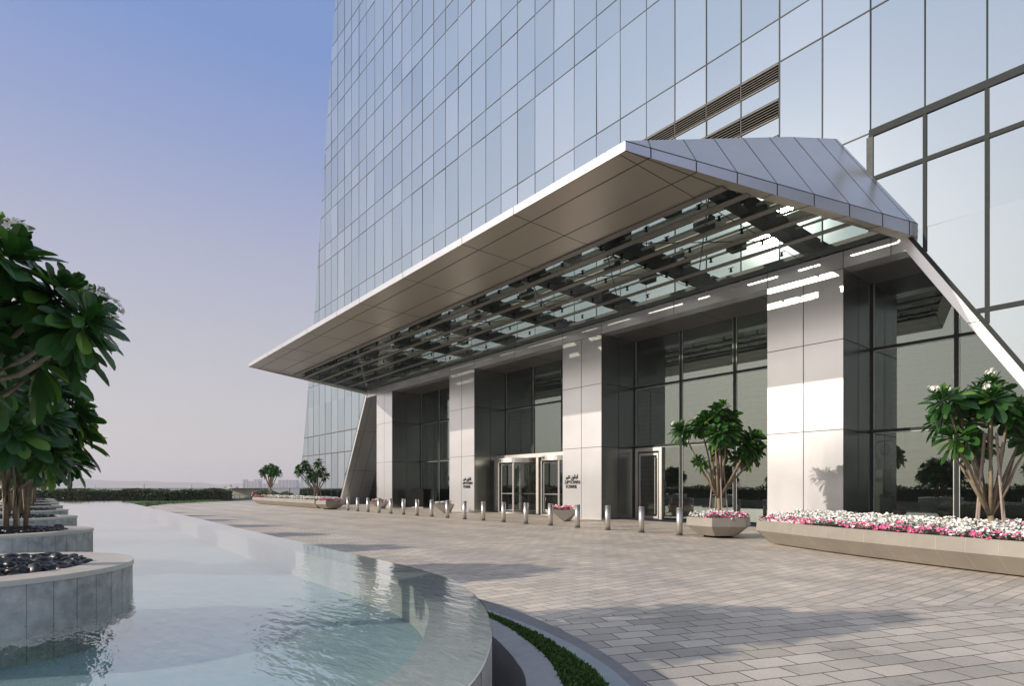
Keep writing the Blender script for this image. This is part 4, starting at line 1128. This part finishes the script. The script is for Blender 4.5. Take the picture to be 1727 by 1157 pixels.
def strip_s(rng):
    lo, hi = 14, min(len(A_c), len(B_c)) - 2
    i = rng.randrange(lo, hi); u, t = rng.random(), rng.uniform(.03, .97)
    a = Vector(A_c[i]).lerp(Vector(A_c[i+1]), u); b = Vector(B_c[i]).lerp(Vector(B_c[i+1]), u); p = a.lerp(b, t)
    return Vector((p.x, p.y, .01 + .03*rng.random())), Vector((0, 0, 1.2))
leaf_mass('ground_cover', strip_s, 17000, .042, M['grass'], 'low green ground cover strip between the two curved kerbs', 'ground cover', 'stuff', 4)
def lawn_s(rng):
    u = rng.random(); a = Vector((-53, 6.2)).lerp(Vector((-73.5, 20.3)), u); return Vector((a.x - rng.random()*5, a.y + rng.uniform(-1.6, .2) - .8*0, .07)), Vector((0,0,1))
leaf_mass('lawn_grass', lawn_s, 6000, .12, M['grass'], 'short lawn in front of the far hedge', 'grass', 'stuff', 6)
def shr(cx, cy, rx, ry, h):
    def f(rng):
        a = rng.uniform(0, 6.28); r = math.sqrt(rng.random()); return Vector((rx*r*math.cos(a), ry*r*math.sin(a), h*math.sqrt(max(0, 1-r*r*.8))*rng.uniform(.3, 1))), Vector((0, 0, .6))
    return f
for i, (x, y, rx, ry, h, lab) in enumerate(((-64, 18.6, 2.4, 1.3, 1.25, 'loose grey-green shrub behind the far flower planter'), (-58.6, 18.9, 2.0, .7, 1.0, 'low green shrub at the left foot of the tower'),)):
    s_ = leaf_mass('shrub', shr(0, 0, rx, ry, h), 2600, .16, M['hedge_leaf'], lab, 'shrub', None, 30+i); s_.location = (x, y, 0)

# balustrade, wall, hydrant -----------------------------------------------
bl = empty('glass_balustrade', (-80, -20, 0), 'low glass balustrade with thin dark rail beyond the hedge', 'balustrade')
path = [(-92, -22), (-88, -6), (-82, 6), (-76, 18), (-70, 30)]
for i in range(len(path)-1):
    a = Vector((*path[i], 0)) - Vector((-80, -20, 0)); b = Vector((*path[i+1], 0)) - Vector((-80, -20, 0))
    mb = MB(); mb.tube([a + Vector((0,0,1.36)), b + Vector((0,0,1.36))], .03, 6); mb.build('rail', M['frame_mid'], bl)
    mb = MB(); mb.face([a, b, b + Vector((0,0,1.33)), a + Vector((0,0,1.33))]); mb.build('glass_panel', M['cglass'], bl)
    for k in range(6):
        q = a.lerp(b, k/6); mb = MB(); mb.box(q.x-.03, q.x+.03, q.y-.03, q.y+.03, 0, 1.34); mb.build('post', M['frame_mid'], bl)
cw = empty('boundary_wall', (-73, 20, 0), 'cream curved boundary wall at the right end of the far hedge', 'wall')
mb = MB(); mb.hexa([(-1.8, -1.8, -.2), (-.6, 1.0, -.2), (-2.2, 1.6, -.2), (-3.2, -1.2, -.2)], [(-2.6, -2.4, 1.36), (-.2, 1.4, 1.36), (-1.8, 2.0, 1.36), (-4.0, -1.8, 1.36)]); mb.build('render_face', M['plaster'], cw)
mb = MB(); mb.box(-4.2, 0, -2.6, 2.2, 1.36, 1.40); mb.build('coping', M['plaster'], cw).hide_render = False
gr = empty('guard_railing', (-71, 18.5, 0), 'small dark pipe railing beside the red hydrant', 'railing')
mb = MB(); mb.tube([(-2.2, -.8, .6), (0, .4, .6)], .03, 6); mb.tube([(-2.2, -.8, .3), (0, .4, .3)], .02, 6); mb.build('rail', M['frame_mid'], gr)
for k in range(4):
    mb = MB(); x, y = -2.2 + 2.2*k/3, -.8 + 1.2*k/3; mb.tube([(x, y, 0), (x, y, .62)], .025, 6); mb.build('post', M['frame_mid'], gr)
hy = empty('fire_hydrant', (-69.6, 18.8, 0), 'small red fire hydrant at the far left end of the forecourt', 'hydrant')
mb = MB(); mb.cyl((0,0), .16, 0, .08, 14); mb.cyl((0,0), .11, .08, .75, 14); mb.cyl((0,0), .15, .70, .78, 14); mb.cyl((0,0), .12, .78, .95, 14, 0, .05); mb.cyl((0,0), .03, .95, 1.02, 8); mb.build('barrel', M['red'], hy)
for sx in (-1, 1):
    mb = MB(); mb.tube([(0, 0, .55), (sx*.19, sx*.1, .55)], .06, 10); mb.build('outlet', M['red'], hy)

# ------------------------------------------------------------------ small things round the entrance
vs = empty('valet_stand', (-36.6, 21.3, 0), 'black valet stand beside the second column from the left', 'stand')
mb = MB(); mb.box(-.9, .9, -.3, .3, .10, 1.30); mb.build('cabinet', M['black'], vs)
mb = MB(); mb.box(-.95, .95, -.36, .36, 1.30, 1.36); mb.build('top', M['black'], vs)
mb = MB(); mb.box(-.8, .8, -.25, .25, 0, .10); mb.build('plinth', M['steel'], vs)
pt = empty('wall_portrait', (-8.25, 26.0-.6, 2.2), 'framed portrait of a man in white headdress seen through the glass', 'picture')
mb = MB(); mb.box(-.62, .62, 0, .05, 0, 1.35); mb.build('frame', M['black'], pt)
mb = MB(); mb.box(-.59, .59, -.01, 0, .03, 1.32); mb.build('canvas', simple('portrait_ground', (.52, .50, .46), .6), pt)
mb = MB()
def disc(cx, cz, rx, rz, y, m): mb.face([(cx+rx*math.cos(2*math.pi*k/24), y, cz+rz*math.sin(2*math.pi*k/24)) for k in range(24)], m)
disc(-.08, .78, .30, .40, -.014, 0); disc(-.08, .76, .19, .25, -.018, 1); mb.face([(-.55, -.016, .03), (.5, -.016, .03), (.36, -.016, .38), (.1, -.016, .5), (-.28, -.016, .5), (-.5, -.016, .36)], 0)
mb.face([(-.36, -.02, 1.02), (.2, -.02, 1.08), (.2, -.02, 1.16), (-.34, -.02, 1.1)], 2); disc(-.08, .64, .15, .12, -.022, 2)
mb.face([(-.08, -.024, .71), (.0, -.024, .71), (-.04, -.024, .76)], 1); disc(-.08, .67, .09, .045, -.025, 1)
for ex in (-.15, .0): disc(ex, .81, .03, .014, -.022, 2)
mb.face([(.1, -.02, .05), (.2, -.02, .05), (.42, -.02, .42), (.36, -.02, .46)], 3); mb.face([(-.3, -.02, .05), (-.24, -.02, .05), (-.27, -.02, .45), (-.33, -.02, .4)], 3)
mb.build('figure', [simple('portrait_white', (.62, .6, .57), .6), simple('portrait_skin', (.32, .2, .14), .6), M['black'], simple('portrait_gold', (.5, .4, .08), .5)], pt)
pp = empty('potted_plant', (-7.9, 24.2, 0), 'tall pale pot with a dark plant inside the right lobby window', 'plant')
mb = MB(); mb.loft([[( -.13,-.13,.02),(.13,-.13,.02),(.13,.13,.02),(-.13,.13,.02)], [(-.17,-.17,1.1),(.17,-.17,1.1),(.17,.17,1.1),(-.17,.17,1.1)]]); mb.build('pot', M['plaster'], pp)
mb = MB(); r_ = random.Random(2)
for k in range(40):
    d = Vector((r_.gauss(0,1), r_.gauss(0,1), r_.uniform(.2,1.4))).normalized(); leaf(mb, Vector((0,0,1.1)), d, Vector((0,0,1)), .3, .09, .2)
mb.build('foliage', M['leaf'], pp)
tt = empty('display_totem', (-30.0, 25.0, 0), 'violet information display behind the revolving door', 'display')
mb = MB(); mb.box(-.68, .68, 0, .12, .2, 2.35); mb.build('body', M['black'], tt)
mb = MB(); mb.box(-.62, .62, -.012, 0, .7, 2.28); mb.build('screen', simple('violet_screen', (.16, .10, .36), .4), tt)
mb = MB()
for z in (2.0, 1.62, 1.42, 1.22, 1.02, .88):
    for (a, b) in ((-.5, -.12), (.02, .3 if z < 1.9 else .5)): mb.box(a, b, -.02, -.012, z, z+(.08 if z > 1.9 else .035))
mb.build('text_lines', M['white_fl'], tt)
sf = empty('lobby_armchair', (-14.9, 24.3, 0), 'grey armchair inside the glass beside the swing door', 'armchair')
mb = MB(); mb.box(-.45, .45, -.4, .4, .2, .45); mb.build('seat', M['kerb'], sf)
mb = MB(); mb.box(-.55, .55, .3, .5, .2, 1.0); mb.build('backrest', M['kerb'], sf)
for s_ in (-1, 1):
    mb = MB(); mb.box(s_*.55-.08, s_*.55+.08, -.4, .42, .1, .65); mb.build('armrest', M['kerb'], sf)

# ------------------------------------------------------------------ distance
rngd = random.Random(77)
def far_block(name, az_px, w_px, h_px, dist, label, mat, steps=1):
    r = (az_px-863.5)/980*dist; x = .6312*r - .7756*dist; y = .7756*r + .6312*dist; wd_ = w_px/980*dist; ht = 2.7 + h_px/980*dist
    b = empty(name, (x, y, -1.2), label, 'building', 'far buildings on the skyline', rz=math.atan2(.7756, .6312))
    mb = MB(); mb.box(-wd_/2, wd_/2, 0, wd_*.5, 0, ht); mb.build('wall', mat, b)
    mb = MB(); mb.box(-wd_*.5-.3, wd_*.5+.3, -.3, wd_*.5+.3, ht, ht+.8); mb.build('roof', M['far_white'], b)
    mb = MB()
    for f in range(int(ht//4)): 
        for k in range(int(wd_//9)): mb.box(-wd_/2+3+k*9, -wd_/2+7+k*9, -.15, 0, 1.5+f*4, 3.3+f*4)
    if mb.f: mb.build('window_band', M['frame_mid'], b)
    return b
far_block('far_building', 413, 7, 13, 1500, 'hazy narrow block left of the far row', M['far_build'])
far_block('far_building', 424, 24, 10, 1600, 'hazy broad block just left of the distant tree', M['far_build'])
far_block('far_building', 434, 12, 13, 1700, 'hazy taller block crowning the broad distant block', M['far_build'])
far_block('far_building', 458, 28, 6, 1700, 'low hazy block behind the distant tree', M['far_build'])
far_block('far_building', 484, 30, 12, 1500, 'hazy hall-like block next to the tower edge', M['far_build'])
far_block('far_building', 500, 14, 7, 1550, 'hazy low wing nearest the tower edge', M['far_build'])
far_block('far_building', 158, 4, 4, 900, 'tiny white block above the hedge at left', M['far_white'])
far_block('far_building', 238, 8, 5, 900, 'small white block on the skyline above the lawn', M['far_white'])
far_block('far_building', 318, 8, 4, 900, 'small pale block on the skyline right of centre hedge', M['far_white'])
far_block('far_building', 381, 14, 4, 800, 'white low building above the hedge end', M['far_white'])
far_block('far_building', 402, 16, 5, 850, 'white low building left of the hazy blocks', M['far_white'])
mb = MB(); D = 3200; prev = None
for i in range(61):
    px = -500 + i*30; r = (px-863.5)/980*D; x = .6312*r - .7756*D; y = .7756*r + .6312*D; hgt = 6 + 16*max(0, math.sin(i*.37)+.3*math.sin(i*1.3)) + (22 if 20 < i < 29 else 6)
    cur = ((x, y), hgt)
    if prev: mb.face([(*prev[0], -1.2), (*cur[0], -1.2), (*cur[0], cur[1]), (*prev[0], prev[1])]); mb.face([(*prev[0], prev[1]), (*cur[0], cur[1]), (cur[0][0]*1.1, cur[0][1]*1.1, -1.2), (prev[0][0]*1.1, prev[0][1]*1.1, -1.2)])
    prev = cur
tag(mb.build('hills', M['hill']), kind='structure')
HAZE = True
if HAZE:
    hz = MB(); hz.box(-3600, 400, -900, 3600, -2.2, 75); h = hz.build('haze', [N('air').m]); tag(h, kind='stuff')
    m_ = h.data.materials[0]; t_ = m_.node_tree; t_.nodes.remove(t_.nodes['Principled BSDF']); v_ = t_.nodes.new('ShaderNodeVolumePrincipled')
    v_.inputs['Color'].default_value = (.93, .92, .95, 1); v_.inputs['Density'].default_value = .00035; v_.inputs['Anisotropy'].default_value = .2
    t_.links.new(v_.outputs[0], t_.nodes['Material Output'].inputs['Volume'])
